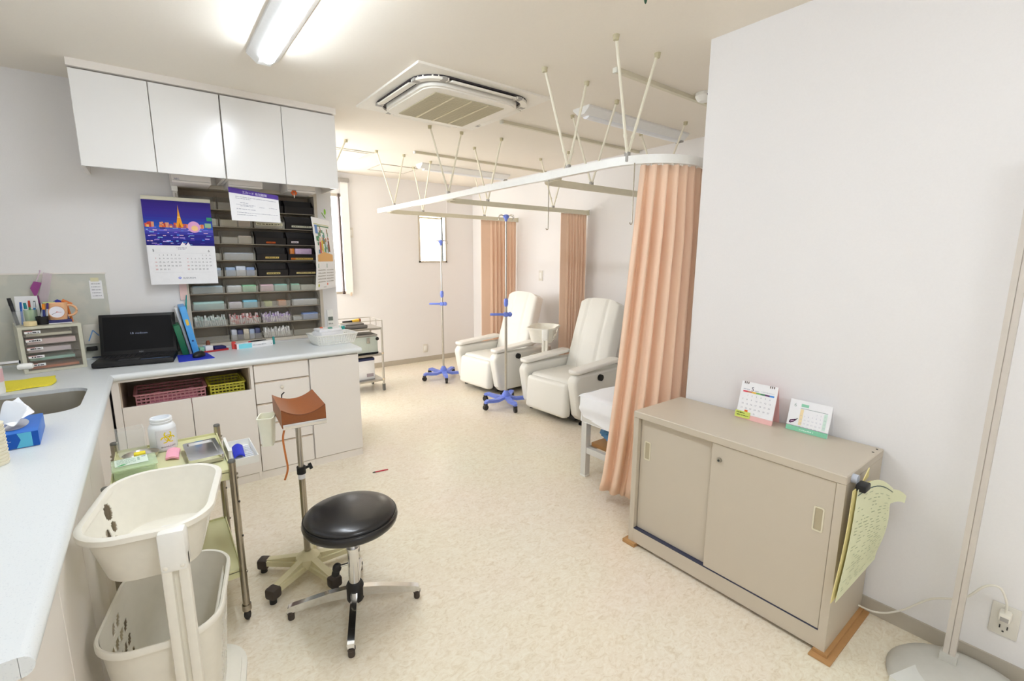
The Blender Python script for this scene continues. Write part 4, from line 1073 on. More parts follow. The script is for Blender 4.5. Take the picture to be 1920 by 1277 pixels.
# drawer organizer
t = thing('drawer_organizer', 'grey five-drawer letter organizer with smoky drawer fronts', 'organizer', (-0.575, 3.487, 0.791), math.radians(12))
W_, D_, H_ = 0.250, 0.285, 0.250
bsh = B().box(0, W_, 0, D_, 0, 0.014).box(0, W_, 0, D_, H_ - 0.014, H_).box(0, 0.016, 0, D_, 0.014, H_ - 0.014).box(W_ - 0.016, W_, 0, D_, 0.014, H_ - 0.014).box(0.016, W_ - 0.016, D_ - 0.01, D_, 0.014, H_ - 0.014)
part(t, 'shell', bsh, GREYP, 0)
for k in range(5):
    z = 0.016 + k * 0.0442
    d = part(t, 'drawer', B().box(0.0175, W_ - 0.0175, 0.004, 0.008, z, z + 0.041).box(0.0175, W_ - 0.0175, 0.008, 0.25, z, z + 0.002), flat('drawer_smoke', (190, 182, 170), 0.2, alpha=0.16), 0)
    part(d, 'label_strip', B().box(0.024, 0.085, 0.002, 0.0042, z + 0.020, z + 0.034), PAPER)
    off_ = OFF[d]
    Ink((0.024, 0.002, z + 0.020), (1, 0, 0), (0, 0, 1), (0, -1, 0)).rect(0, 0.03, 0.012, 0.014, (200, 70, 60)).scribble(0.012, 0.055, 0.003, 0.007, (70, 70, 76), seed=k).done(d, 'label_print')
    part(t, 'paper_stack', B().box(0.03, W_ - 0.03 - 0.012 * (k % 3), 0.02, 0.24, z + 0.004, z + [0.016, 0.018, 0.028, 0.030, 0.016][k]), [flat('papers_rust', (206, 120, 80), 0.7), flat('papers_teal', (150, 200, 186), 0.7), flat('papers_lilac', (216, 206, 212), 0.7), flat('papers_pink', (230, 206, 208), 0.7), flat('papers_cream', (226, 222, 200), 0.7)][k], 0)
OM = Matrix.Translation((-0.575, 3.487, 0.791)) @ Matrix.Rotation(math.radians(12), 4, 'Z')
def on_org(x, y, z=0.0): return OM @ Vector((x, y, H_ + 0.0008 + z))
# things standing on the organizer
c_ = on_org(0.165, 0.10)
t = thing('blue_case', 'flat dark blue case on the organizer under the mug clock', 'case', c_, math.radians(10))
part(t, 'body', B().rbox(-0.060, 0.060, -0.03, 0.035, 0, 0.020, 0.003), flat('navy', (36, 38, 104), 0.5))
part(t, 'white_strip', B().box(-0.058, 0.058, -0.032, -0.029, 0.0, 0.004), PAPER)
c_ = on_org(0.170, 0.10, 0.0205)
t = thing('mug_clock', 'peach mug-shaped alarm clock with white dial', 'clock', c_, math.radians(6))
part(t, 'cup', B().lathe([(0.040, 0), (0.0445, 0.045), (0.048, 0.088), (0.049, 0.092), (0.044, 0.092), (0.040, 0.082), (0.03, 0.080)], n=30, sy=0.75), flat('mug_peach', (240, 190, 146), 0.4), 50)
part(t, 'handle', B().tube([(0.044, 0, 0.078)] + [(0.050 + 0.032 * math.sin(a), 0, 0.048 + 0.030 * math.cos(a)) for a in [PI * k / 10 for k in range(11)]] + [(0.043, 0, 0.018)], 0.006, 8), flat('mug_peach', (240, 190, 146), 0.4), 60)
dl = part(t, 'dial', B().cyl((0, -0.031, 0.044), (0, -0.0385, 0.044), 0.0315, n=28), flat('dial_white', (236, 234, 244), 0.4))
part(dl, 'bezel', B().sweep([(0.033 * math.cos(a), -0.0375, 0.044 + 0.033 * math.sin(a)) for a in [2 * PI * k / 28 for k in range(28)]], [(-0.002, -0.002), (0.002, -0.002), (0.002, 0.002), (-0.002, 0.002)], True, (0, 1, 0)), flat('bezel_peach', (226, 170, 130), 0.4))
Ink((0, -0.0385, 0.044), (1, 0, 0), (0, 0, 1), (0, -1, 0)).poly([(0, 0.002), (0.018, -0.003), (0.018, -0.0015), (0, -0.001)], (200, 70, 70)).poly([(0.001, 0), (-0.022, -0.012), (-0.021, -0.014), (0.001, -0.002)], (110, 100, 110)).disc(0, 0, 0.0025, (210, 80, 80), 3).done(dl, 'hands')
def cup(x, y, r, h, m, name, label):
    return solo(name, B().lathe([(r * 0.9, 0), (r, h), (r - 0.002, h), (r * 0.9 - 0.002, 0.003)], on_org(x, y), 20, cap1=False), m, label, 'cup')
cup(-0.012 + 0.03, 0.10, 0.024, 0.078, CLEAR, 'pen_cup', 'clear pen cup at the organizer edge holding a black marker')
cup(0.068, 0.13, 0.028, 0.080, CLEARG, 'pen_cup', 'clear green pen cup of pens on the organizer')
cup(0.105, 0.075, 0.026, 0.045, BLACKP, 'pen_cup', 'short black pen cup on the organizer')
solo('tape_roll', B().lathe([(0.024, 0), (0.026, 0.002), (0.026, 0.022), (0.024, 0.024), (0.014, 0.024), (0.014, 0.0)], on_org(0.055, 0.045), 24, cap0=False, cap1=False), flat('tape_roll_cream', (236, 218, 170), 0.5), 'cream roll of tape on the organizer front', 'tape roll')
def pen(bx, by, h, dx, dy, rgb, cap, label, r=0.0045):
    a = on_org(bx, by, 0.004); b_ = a + Vector((dx, dy, h))
    t = thing('pen', label, 'pen', a, w=True, group='pens in the organizer cups')
    part(t, 'barrel', B().cyl(a, a.lerp(b_, 0.72), r, n=8), flat('pen_%d_%d_%d' % rgb, rgb, 0.35))
    part(t, 'cap', B().cyl(a.lerp(b_, 0.72), b_, r * 1.15, r, n=8), flat('pen_%d_%d_%d' % cap, cap, 0.35))
pen(0.012, 0.10, 0.145, -0.018, 0.0, (40, 40, 44), (24, 24, 26), 'thick black marker pen leaning in the clear cup', 0.008)
pen(0.030, 0.105, 0.120, 0.004, 0.01, (50, 110, 190), (40, 90, 180), 'blue pen beside the thick black marker')
pen(0.055, 0.125, 0.115, -0.004, 0.0, (226, 230, 226), (20, 130, 140), 'white pen with teal cap in the green cup', 0.006)
pen(0.066, 0.14, 0.125, 0.004, 0.0, (60, 150, 80), (210, 70, 50), 'green pen with red cap in the green cup')
pen(0.080, 0.125, 0.118, 0.008, 0.0, (30, 120, 190), (220, 228, 236), 'blue pen with white cap in the green cup')
pen(0.085, 0.14, 0.122, 0.006, 0.0, (160, 190, 220), (60, 66, 80), 'pale blue pen with dark cap in the green cup')
pen(0.098, 0.075, 0.110, 0.022, 0.0, (176, 184, 196), (60, 60, 70), 'silver pen leaning in the black cup')
pen(0.108, 0.08, 0.155, -0.004, 0.0, (40, 30, 50), (96, 26, 90), 'tall dark purple pencil in the black cup', 0.0035)
pen(0.112, 0.07, 0.108, 0.006, 0.0, (40, 54, 130), (246, 150, 30), 'navy pen with orange cap in the black cup', 0.006)
pen(0.120, 0.072, 0.112, 0.016, 0.0, (200, 206, 220), (60, 40, 120), 'white pen with purple cap in the black cup')
a_ = on_org(0.150, 0.17)
onbox((a_.x, a_.y, a_.z), 12, 0.05, 0.02, 0.115, flat('packet_green', (196, 222, 150), 0.5), 'green_packet', 'pale green packet standing behind the mug clock', 'packet')
a_ = on_org(0.130, 0.155)
onbox((a_.x, a_.y, a_.z), 12, 0.028, 0.014, 0.108, PAPER, 'white_packet', 'narrow white packet standing left of the mug clock', 'packet')
a_ = on_org(0.185, 0.165)
solo('blue_card', B().ext([(-0.036, 0.0), (0.036, 0.0), (0.036, 0.105), (0.0, 0.128), (-0.036, 0.105)], 'y', -0.003, 0.003, M=Matrix.Translation(a_)), flat('card_blue', (52, 56, 170), 0.5), 'blue pointed card standing behind the mug clock', 'card')
a_ = on_org(0.208, 0.125)
solo('orange_tool', B().cyl(a_ + Vector((0.022, 0, 0.0)), a_ + Vector((0.006, 0, 0.115)), 0.006, n=8).cyl(a_ + Vector((0.030, 0, 0.098)), a_ + Vector((-0.008, 0, 0.124)), 0.009, n=8), flat('tool_orange', (220, 120, 40), 0.4), 'orange plastic handle sticking out beside the mug clock', 'tool')
a_ = on_org(0.065, 0.215)
solo('memo_card', B().box(-0.048, 0.05, -0.002, 0.002, 0, 0.150, M=Matrix.Translation(a_) @ Matrix.Rotation(math.radians(-8), 4, 'X')), PAPER, 'blank white card standing behind the pen cups', 'card')
t = thing('set_square', 'purple and clear plastic sleeve leaning on the splashback', 'sleeve', (-0.50, YB - 0.02, 1.04), w=True)
part(t, 'clear_sheet', B().ext([(-0.545, 1.042), (-0.505, 1.042), (-0.440, 1.312), (-0.478, 1.320)], 'y', YB - 0.030, YB - 0.027), flat('clear_pink', (232, 214, 226), 0.3, alpha=0.35))
part(t, 'purple_block', B().ext([(-0.541, 1.232), (-0.522, 1.270), (-0.490, 1.262), (-0.525, 1.175)], 'y', YB - 0.034, YB - 0.031), flat('sleeve_purple', (150, 62, 136), 0.4))
part(t, 'hanger_tip', B().cyl((-0.512, YB - 0.032, 1.268), (-0.490, YB - 0.032, 1.325), 0.0025, n=6).ball((-0.489, YB - 0.032, 1.328), 0.005, 8, 6), flat('tip_pink', (226, 200, 216), 0.4))

# tissue box, cups, towel at the sink side
t = thing('tissue_box', 'blue tissue box with a white tissue pulled up', 'tissue box', (-0.412, 2.225, 0.791), math.radians(4))
part(t, 'carton', B().rbox(-0.062, 0.062, -0.115, 0.115, 0, 0.052, 0.002), flat('tissue_blue', (52, 116, 206), 0.45))
i = Ink((-0.062, -0.115, 0), (1, 0, 0), (0, 0, 1), (0, -1, 0)); i.rect(0, 0.124, 0.002, 0.05, (30, 86, 176)); i.poly([(0.07, 0.002), (0.108, 0.002), (0.108, 0.05), (0.075, 0.05), (0.082, 0.028)], (96, 186, 216), 2); i.rect(0.0, 0.06, 0.026, 0.027, (190, 214, 236), 3); i.done(t)
i = Ink((-0.062, -0.115, 0.052), (1, 0, 0), (0, 1, 0), (0, 0, 1)); i.poly([(0.0, 0.02), (0.03, 0.05), (0.02, 0.16), (0.0, 0.20)], (100, 186, 230)); i.disc(0.062, 0.115, 0.034, (196, 196, 202), 3, 28, 0.075); i.done(t, 'print_top')
ts = lambda u, v: (-0.03 + 0.062 * u + 0.022 * math.sin(4 * v), -0.07 + 0.13 * v - 0.02 * u, 0.0528 + 0.085 * math.sin(PI * 0.62 * u) * (0.35 + 0.65 * v) + 0.012 * math.sin(8 * u + 5 * v))
part(t, 'tissue', B().slab(ts, 12, 12, (0.7, 0, 0.7), 0.001), flat('tissue_white', (246, 248, 252), 0.9))
t = thing('paper_cups', 'stack of ribbed cream paper cups at the worktop edge', 'cups', (-0.428, 1.985, 0.791), 0)
for k in range(12):
    part(t, 'cup', B().lathe([(0.0355, 0), (0.0385, 0.010), (0.036, 0.0102)], (0, 0, 0.0105 * k), 26, cap0=(k == 0), cap1=(k == 11)), flat('cup_cream', (238, 230, 206), 0.6))
t = thing('soap_bottle', 'white and pink pump bottle at the picture edge by the sink', 'bottle', (-0.612, 3.06, 0.791), 0)
part(t, 'body', B().lathe([(0.036, 0), (0.038, 0.01), (0.038, 0.13), (0.03, 0.15), (0.013, 0.165), (0.013, 0.18)], n=24), WHITEP)
part(t, 'label_band', B().lathe([(0.0385, 0.055), (0.0388, 0.06), (0.0388, 0.11), (0.0385, 0.115)], n=24, cap0=False, cap1=False), flat('band_pink', (240, 196, 200), 0.5))
part(t, 'pump', B().cyl((0, 0, 0.18), (0, 0, 0.205), 0.006, n=10).rbox(-0.012, 0.04, -0.008, 0.008, 0.205, 0.218, 0.004), WHITEP)

# ================================================================== STEEL CABINET AND WHAT IS ON IT
kx0, kx1, ky0, ky1, kz0, kz1 = 1.773, 2.160, 0.472, 1.345, 0.018, 0.690
t = thing('steel_cabinet', 'low beige steel cabinet with two sliding doors against the wall', 'cabinet', ((kx0 + kx1) / 2, (ky0 + ky1) / 2, 0), w=True)
b = B().rbox(kx0, kx1, ky0, ky1, kz1 - 0.032, kz1, 0.003, 1)
part(t, 'top', b, BEIGE, 0)
b = B().box(kx0 + 0.003, kx1, ky0 + 0.001, ky0 + 0.028, kz0, kz1 - 0.032).box(kx0 + 0.003, kx1, ky1 - 0.028, ky1 - 0.001, kz0, kz1 - 0.032).box(kx1 - 0.01, kx1, ky0 + 0.02, ky1 - 0.02, kz0, kz1 - 0.032).box(kx0 + 0.05, kx1 - 0.01, ky0 + 0.028, ky1 - 0.028, 0.08, 0.09)
part(t, 'body', b, BEIGE, 0)
part(t, 'plinth', B().box(kx0 + 0.004, kx0 + 0.05, ky0 + 0.028, ky1 - 0.028, kz0, 0.088), BEIGE, 0)
part(t, 'door_track', B().box(kx0 + 0.005, kx0 + 0.045, ky0 + 0.028, ky1 - 0.028, 0.088, 0.092), flat('track_blue_black', (52, 56, 78), 0.4), 0)
def steel_door(y0, y1, x, hy):
    d = part(t, 'sliding_door', B().rbox(x, x + 0.012, y0, y1, 0.092, kz1 - 0.034, 0.0015, 1), BEIGE, 0)
    part(d, 'pull_frame', B().plate(rrect(-0.017, 0.017, -0.046, 0.046, 0.006, 3), [rrect(-0.012, 0.012, -0.041, 0.041, 0.004, 3)], 0, 0.0025, M=M4(Vector((x - 0.0002, hy, 0.503)), (0, -1, 0), (0, 0, 1), (-1, 0, 0))), BEIGE2, 0)
    part(d, 'pull_recess', B().box(x - 0.0008, x + 0.001, hy - 0.0115, hy + 0.0115, 0.463, 0.543), flat('recess_tan', (178, 166, 138), 0.5), 0)
    return d
steel_door(0.93, ky1 - 0.03, kx0 + 0.026, 1.275)
d = steel_door(ky0 + 0.03, 0.948, kx0 + 0.007, 0.542)
part(d, 'lock', B().cyl((kx0 - 0.003, 0.912, 0.592), (kx0 + 0.008, 0.912, 0.592), 0.0095, n=18), STEEL)
part(d, 'lock_core', B().cyl((kx0 - 0.0042, 0.912, 0.592), (kx0 - 0.002, 0.912, 0.592), 0.005, n=12), flat('lock_dark', (70, 74, 70), 0.4))
bo = B()
for x, y in ((2.09, 0.488), (2.135, 0.488)): bo.cyl((x, y, kz1 - 0.001), (x, y, kz1 + 0.0012), 0.004, n=10)
part(t, 'screw', bo, RUBBER)
solo('cardboard_pad', B().box(kx0 - 0.03, kx1, ky0 - 0.03, ky0 + 0.04, 0.001, 0.006).box(kx0 - 0.005, kx1, ky0 - 0.012, ky0 + 0.035, 0.006, 0.0178), CARD, 'folded brown cardboard under the near end of steel cabinet', 'cardboard')
solo('cardboard_pad', B().box(kx0 - 0.015, kx0 + 0.12, ky1 - 0.05, ky1 + 0.02, 0.001, 0.0178), CARD, 'folded brown cardboard under the far end of steel cabinet', 'cardboard')

def tent_calendar(name, label, y0, y1, xf, h, lean, basem, draw):
    """stands on the steel cabinet, facing -x; y0 > y1"""
    t = thing(name, label, 'desk calendar', (xf + 0.03, (y0 + y1) / 2, kz1), w=True, group='desk calendars')
    zt = kz1 + h; xt = xf + lean
    part(t, 'stand', B().ext([(xf + 0.002, kz1 + 0.0005), (xt, zt - 0.002), (xt + 0.002, zt - 0.002), (2 * xt - xf + 0.004, kz1 + 0.0005), (2 * xt - xf, kz1 + 0.0005), (xt + 0.001, zt - 0.008), (xf + 0.005, kz1 + 0.0005)], 'y', y1, y0), basem, 0)
    v = Vector((lean, 0, h)).normalized(); u = Vector((0, -1, 0)); n = Vector((-h, 0, lean)).normalized()
    part(t, 'page', B().box(0, y0 - y1, 0.022, math.hypot(h, lean), 0.0, 0.0022, M=M4(Vector((xf, y0, kz1)) + n * 0.0005, u, v, n)), PAPER, 0)
    i = Ink(Vector((xf, y0, kz1)) + n * 0.0027, u, v, n); draw(i, y0 - y1, math.hypot(h, lean)); i.done(t)
    return t, u, v, n
def draw5(i, W, H):
    for k, c in enumerate(((226, 84, 100), (206, 130, 110), (240, 190, 80), (140, 190, 110), (90, 140, 110), (100, 60, 110), (80, 150, 226))):
        i.rect(0.012 + k * (W - 0.022) / 7, 0.012 + (k + 1) * (W - 0.022) / 7, H - 0.048, H - 0.041, c)
    i.text('5', 0.046, H - 0.039, 0.026, (70, 60, 90))
    i.scribble(0.012, 0.04, H - 0.036, 0.004, (190, 194, 206), seed=2).scribble(0.062, 0.08, H - 0.038, 0.004, (190, 194, 206), seed=3).scribble(0.09, W - 0.012, H - 0.034, 0.003, (206, 206, 214), seed=4)
    for d in range(1, 32):
        k = d
        i.text(str(d), 0.014 + (k % 7) * (W - 0.022) / 7, H - 0.064 - 0.0195 * (k // 7), 0.0095, (150, 150, 164))
    i.rect(0.034, 0.048, 0.032, 0.042, (240, 110, 50), 3)
    for x0 in (0.012, W - 0.034):
        for k in range(3): i.rect(x0 + k * 0.008, x0 + k * 0.008 + 0.004, H - 0.010, H - 0.0, (110, 96, 90), 3)
def draw6(i, W, H):
    i.rect(0, W, 0.0, 0.020, (140, 206, 172), 1)
    i.text('6', 0.016, H - 0.030, 0.022, (176, 190, 186))
    i.rect(0.044, 0.072, H - 0.026, H - 0.014, (150, 210, 180)); i.rect(0.044, W - 0.012, H - 0.0335, H - 0.032, (120, 140, 140))
    i.rect(0.044, 0.056, 0.028, H - 0.036, (246, 226, 180)); i.rect(W - 0.024, W - 0.012, 0.028, H - 0.036, (214, 236, 224))
    for d in range(1, 31):
        k = d + 3
        i.text(str(d), 0.047 + (k % 7) * 0.0145, H - 0.050 - 0.0155 * (k // 7), 0.0078, (190, 190, 206))
    i.poly([(0.008, 0.032), (0.014, 0.029), (0.026, 0.036), (0.034, 0.045), (0.036, 0.050), (0.032, 0.050), (0.022, 0.046), (0.011, 0.042)], (82, 40, 74), 2)
    i.poly([(0.014, 0.034), (0.024, 0.039), (0.028, 0.044), (0.015, 0.039)], (226, 190, 220), 3)
    i.poly([(0.031, 0.047), (0.035, 0.046), (0.041, 0.055), (0.037, 0.055)], (110, 120, 120), 3)
    i.scribble(0.052, 0.105, 0.007, 0.006, (206, 236, 220), 3, 7)
tA, u_, v_, n_ = tent_calendar('desk_calendar', 'pink-based tent calendar with rainbow strip on the steel cabinet', 1.005, 0.848, 2.076, 0.166, 0.036, flat('stand_pink', (240, 190, 186), 0.5), draw5)
part(tA, 'base_front', B().box(0.0, 0.157, 0.0, 0.024, 0.0, 0.002, M=M4(Vector((2.076, 1.005, kz1)), u_, v_, n_)), flat('stand_pink', (240, 190, 186), 0.5), 0)
tN = thing('sticky_note', 'yellow-green sticky note on the base of pink calendar', 'sticky note', Vector((2.07, 0.99, kz1)), w=True)
mN = M4(Vector((2.076, 1.007, kz1)) + n_ * 0.0042, u_, v_, n_)
part(tN, 'paper', B().box(-0.003, 0.064, 0.004, 0.034, 0.0, 0.0012, M=mN), flat('note_lime', (214, 226, 110), 0.6), 0)
iN = Ink(Vector((2.076, 1.007, kz1)) + n_ * 0.0056, u_, v_, n_); iN.scribble(0.004, 0.04, 0.024, 0.005, (90, 100, 50), seed=1).scribble(0.006, 0.058, 0.013, 0.005, (130, 140, 70), seed=2); iN.done(tN)
tent_calendar('desk_calendar', 'white tent calendar with green foot band and eggplant on cabinet', 0.800, 0.644, 2.099, 0.128, 0.030, PAPER, draw6)

# sheets clipped to the cabinet side
t = thing('clipped_sheets', 'pale green printed sheets clipped to the side of steel cabinet', 'papers', (1.83, 0.46, 0.26), w=True)
tlp, trp, brp, blp = Vector((1.795, 0.448, 0.648)), Vector((2.03, 0.418, 0.598)), Vector((2.015, 0.425, 0.315)), Vector((1.715, 0.447, 0.268))
def sheetf(u, v, push=0.0):
    p = tlp.lerp(trp, u).lerp(blp.lerp(brp, u), v)
    bul = 0.016 * math.sin(PI * min(1, v * 1.1)) * (0.3 + 0.7 * u)
    up = 0.035 * math.sin(PI * u) * max(0, 1 - 3 * v)
    return p + Vector((0, -bul - push - 0.012 * u * max(0, 1 - 4 * v), up))
part(t, 'back_sheet', B().slab(lambda u, v: sheetf(u, v) + Vector((-0.012, 0.006, -0.004)), 10, 14, (0, 1, 0), 0.002), PAPERY)
part(t, 'green_sheet', B().slab(lambda u, v: sheetf(u, v, 0.004), 12, 16, (0, 1, 0), 0.0012), PAPERG)
i = Ink((0, 0, 0), (1, 0, 0), (0, 0, 1), (0.05, -1, 0.05), lambda x, y: sheetf(x, y, 0.0045))
for k in range(30):
    y = 0.08 + 0.029 * k
    x = 0.06; rn = random.Random(k)
    while x < 0.93:
        w_ = rn.uniform(0.03, 0.11)
        if rn.random() < 0.62: i.rect(x, min(x + w_, 0.95), y, y + 0.007, (186, 194, 160))
        x += w_ + rn.uniform(0.02, 0.10)
for k in range(10): i.rect(k / 10, (k + 1) / 10.0, 0.045, 0.053, (70, 90, 90), 2)
i.done(t)
part(t, 'curled_corner', B().slab(lambda u, v: trp + Vector((0.072 * u - 0.01 * v, -0.012 - 0.03 * u, -0.006 - 0.035 * u * u - 0.055 * v * (1 - 0.55 * u))), 6, 5, (0, 1, 0), 0.0012), PAPERG)
part(t, 'envelope_corner', B().ext([(1.85, 0.640), (1.925, 0.655), (1.925, 0.688), (1.915, 0.683)], 'y', 0.452, 0.455), PAPERY, 0)
t2 = thing('magnet_clip', 'black clip with round magnet holding green sheets on the cabinet side', 'clip', (1.825, 0.465, 0.64), w=True)
part(t2, 'magnet', B().cyl((1.825, 0.4715, 0.672), (1.825, 0.455, 0.672), 0.016, n=18), flat('magnet_grey', (186, 192, 204), 0.4))
part(t2, 'jaw', B().rbox(1.80, 1.852, 0.425, 0.455, 0.640, 0.664, 0.004), BLACKP)

# wall outlet, plug and cord, lamp stand
t = thing('wall_outlet', 'white wall outlet plate low on the right wall with a plug', 'outlet', (XW, 0.09, 0.2), w=True)
part(t, 'plate', B().rbox(XW - 0.007, XW, 0.055, 0.124, 0.148, 0.262, 0.004), PLATE)
so = B()
for z in (0.182, 0.236):
    for dy in (-0.009, 0.009): so.box(XW - 0.0082, XW - 0.006, 0.089 + dy - 0.0015, 0.089 + dy + 0.0015, z - 0.006, z + 0.006)
    so.box(XW - 0.0082, XW - 0.006, 0.0865, 0.0915, z - 0.018, z - 0.013)
part(t, 'socket_slots', so, RUBBER, 0)
t = thing('power_cord', 'white power cord plugged in and looping along the wall', 'cord', (XW - 0.03, 0.09, 0.2), w=True)
part(t, 'plug', B().rbox(XW - 0.045, XW - 0.0085, 0.074, 0.104, 0.218, 0.25, 0.006), WHITEW)
part(t, 'plug_face', B().box(XW - 0.0462, XW - 0.0445, 0.079, 0.099, 0.222, 0.236), GREY)
def spline(P, n=8):
    P = [Vector(p) for p in P]; o = []
    for k in range(len(P) - 1):
        a, b_, c, d_ = P[max(k - 1, 0)], P[k], P[k + 1], P[min(k + 2, len(P) - 1)]
        for q in range(n):
            s = q / n
            o.append(0.5 * ((2 * b_) + (c - a) * s + (2 * a - 5 * b_ + 4 * c - d_) * s * s + (3 * b_ - a - 3 * c + d_) * s ** 3))
    return o + [P[-1]]
part(t, 'cable', B().tube(spline([(2.14, 0.089, 0.248), (2.12, 0.092, 0.30), (2.11, 0.112, 0.343), (2.11, 0.145, 0.327), (2.12, 0.19, 0.25), (2.13, 0.27, 0.19), (2.13, 0.34, 0.10), (2.125, 0.40, 0.05), (2.12, 0.46, 0.038), (2.168, 0.60, 0.02)]), 0.0035, 8), WHITEW, 60)
t = thing('lamp_stand', 'grey stand with flat pole and domed round base by the right wall', 'stand', (1.965, 0.135, 0), 0)
lx, ly = 2.03 - 1.965, 0.19 - 0.135
part(t, 'base', B().lathe([(0.198, 0), (0.20, 0.012), (0.185, 0.03), (0.14, 0.048), (0.08, 0.056), (0.01, 0.058)], n=40), flat('stand_grey', (206, 204, 196), 0.45), 50)
part(t, 'foot_cover', B().ext([(-0.20, -0.16), (-0.03, -0.17), (0.02, -0.02), (-0.04, 0.12), (-0.16, 0.16), (-0.20, 0.06)], 'z', 0.0, 0.05), flat('stand_pale', (222, 222, 216), 0.45))
part(t, 'pole', B().box(lx - 0.011, lx + 0.011, ly - 0.0155, ly - 0.001, 0.05, 1.75).box(lx - 0.011, lx + 0.011, ly + 0.001, ly + 0.0155, 0.05, 1.75).box(lx - 0.008, lx + 0.008, ly - 0.002, ly + 0.002, 0.05, 1.75), flat('stand_taupe', (208, 200, 190), 0.4), 0)
part(t, 'pole_socket', B().box(lx - 0.017, lx + 0.017, ly - 0.022, ly + 0.022, 0.04, 0.085), flat('stand_grey', (206, 204, 196), 0.45), 0)

# ================================================================== STOOL
t = thing('stool', 'round black vinyl stool on four chrome legs', 'stool', (0.532, 1.727, 0), 0)
seat = part(t, 'seat', B().lathe([(0.12, 0.372), (0.165, 0.374), (0.176, 0.384), (0.1795, 0.398), (0.176, 0.410), (0.170, 0.4135), (0.171, 0.417), (0.168, 0.424), (0.150, 0.433), (0.11, 0.440), (0.05, 0.444), (0.004, 0.445)], n=48), BLACKV, 60)
part(seat, 'piping', B().tube([(0.1735 * math.cos(a), 0.1735 * math.sin(a), 0.4125) for a in [2 * PI * k / 48 for k in range(48)]], 0.0035, 6, True), BLACKV, 60)
part(seat, 'under_plate', B().cyl((0, 0, 0.360), (0, 0, 0.373), 0.09, n=24), BLACKP)
part(t, 'column', B().cyl((0, 0, 0.10), (0, 0, 0.265), 0.0215, n=20).cyl((0, 0, 0.265), (0, 0, 0.362), 0.014, n=16).cyl((0, 0, 0.262), (0, 0, 0.272), 0.024, n=20), CHROME)
part(t, 'hub', B().lathe([(0.030, 0.04), (0.034, 0.05), (0.034, 0.105), (0.028, 0.118)], n=20), BLACKP)
k_ = part(t, 'height_knob', B().cyl((-0.021, 0.004, 0.205), (-0.05, 0.008, 0.205), 0.005, n=10), CHROME)
part(k_, 'knob', B().ball((-0.062, 0.010, 0.200), (0.018, 0.012, 0.022), 12, 8).ball((-0.068, 0.012, 0.178), (0.016, 0.011, 0.018), 12, 8), BLACKP)
for a in (157, 247, 337, 67):
    Ml = Matrix.Rotation(math.radians(a), 4, 'Z')
    lg = part(t, 'leg', B().ext([(0.03, 0.058), (0.03, 0.098), (0.10, 0.090), (0.235, 0.062), (0.252, 0.055), (0.256, 0.042), (0.252, 0.032), (0.236, 0.034), (0.10, 0.056)], 'y', -0.0125, 0.0125, M=Ml), CHROME, 30)
    part(lg, 'foot', B().lathe([(0.0115, 0), (0.0125, 0.004), (0.0125, 0.024), (0.015, 0.027), (0.015, 0.036)], (0.243, 0, 0), 16, M=Ml), BROWNR)

# ================================================================== ARM-REST STAND
t = thing('arm_rest_stand', 'blood-draw arm rest with brown saddle cushion on a five-star base', 'stand', (0.44, 2.075, 0), 0)
part(t, 'hub', B().lathe([(0.05, 0.045), (0.055, 0.06), (0.05, 0.085), (0.03, 0.095), (0.02, 0.11)], n=20), CREAMP)
for k in range(5):
    Ml = Matrix.Rotation(math.radians(142 + 72 * k), 4, 'Z')
    lg = part(t, 'leg', B().ext([(0.03, -0.026), (0.185, -0.021), (0.185, 0.021), (0.03, 0.026)], 'z', 0.040, 0.062, M=Ml).ext([(0.02, 0.05), (0.185, 0.04), (0.185, 0.066), (0.02, 0.090)], 'y', -0.014, 0.014, M=Ml), CREAMP, 20)
    part(lg, 'leg_cap', B().rbox(0.178, 0.225, -0.025, 0.025, 0.022, 0.068, 0.010, M=Ml), BROWNR)
    part(lg, 'glide', B().cyl((0.205, 0, 0.0), (0.205, 0, 0.024), 0.014, n=14, M=Ml), BLACKP)
part(t, 'lower_pole', B().cyl((0, 0, 0.10), (0, 0, 0.485), 0.0135, n=18), DARKCH)
part(t, 'upper_pole', B().cyl((0, 0, 0.48), (0, 0, 0.745), 0.0115, n=18), STEEL)
c_ = part(t, 'collar', B().cyl((0, 0, 0.478), (0, 0, 0.510), 0.0185, n=18), BLACKP)
part(c_, 'clamp_knob', B().cyl((0.016, 0, 0.498), (0.034, 0, 0.502), 0.006, n=10).cyl((0.032, 0, 0.500), (0.044, 0, 0.503), 0.014, n=14), BLACKP)
part(c_, 'label', B().cyl((0, 0, 0.455), (0, 0, 0.478), 0.0145, n=18), flat('tag_white', (230, 230, 232), 0.5))
MC = Matrix.Translation((0.005, -0.012, 0)) @ Matrix.Rotation(math.radians(-4), 4, 'Z')
def cush(u, v):
    x = (u - 0.5) * 0.165; y = (v - 0.5) * 0.27
    return (x, y, 0.785 + 0.030 * (2 * (u - 0.5)) ** 2)
NU = 14
top = [Vector(cush(i / NU, j / 8)) for j in range(9) for i in range(NU + 1)]
cb_ = B(); wv = NU + 1
vs = top + [Vector((p.x, p.y, 0.742)) for p in top]; o_ = len(top)
fs = [(j * wv + i, j * wv + i + 1, (j + 1) * wv + i + 1, (j + 1) * wv + i) for j in range(8) for i in range(NU)]
fs += [tuple(reversed([q + o_ for q in f])) for f in list(fs)]
ring = [i for i in range(wv)] + [j * wv + NU for j in range(1, 9)] + [8 * wv + i for i in range(NU - 1, -1, -1)] + [j * wv for j in range(7, 0, -1)]
fs += [(ring[k], ring[k] + o_, ring[(k + 1) % len(ring)] + o_, ring[(k + 1) % len(ring)]) for k in range(len(ring))]
cb_.add(vs, fs, MC)
cs = part(t, 'cushion', cb_, BROWNV, 40)
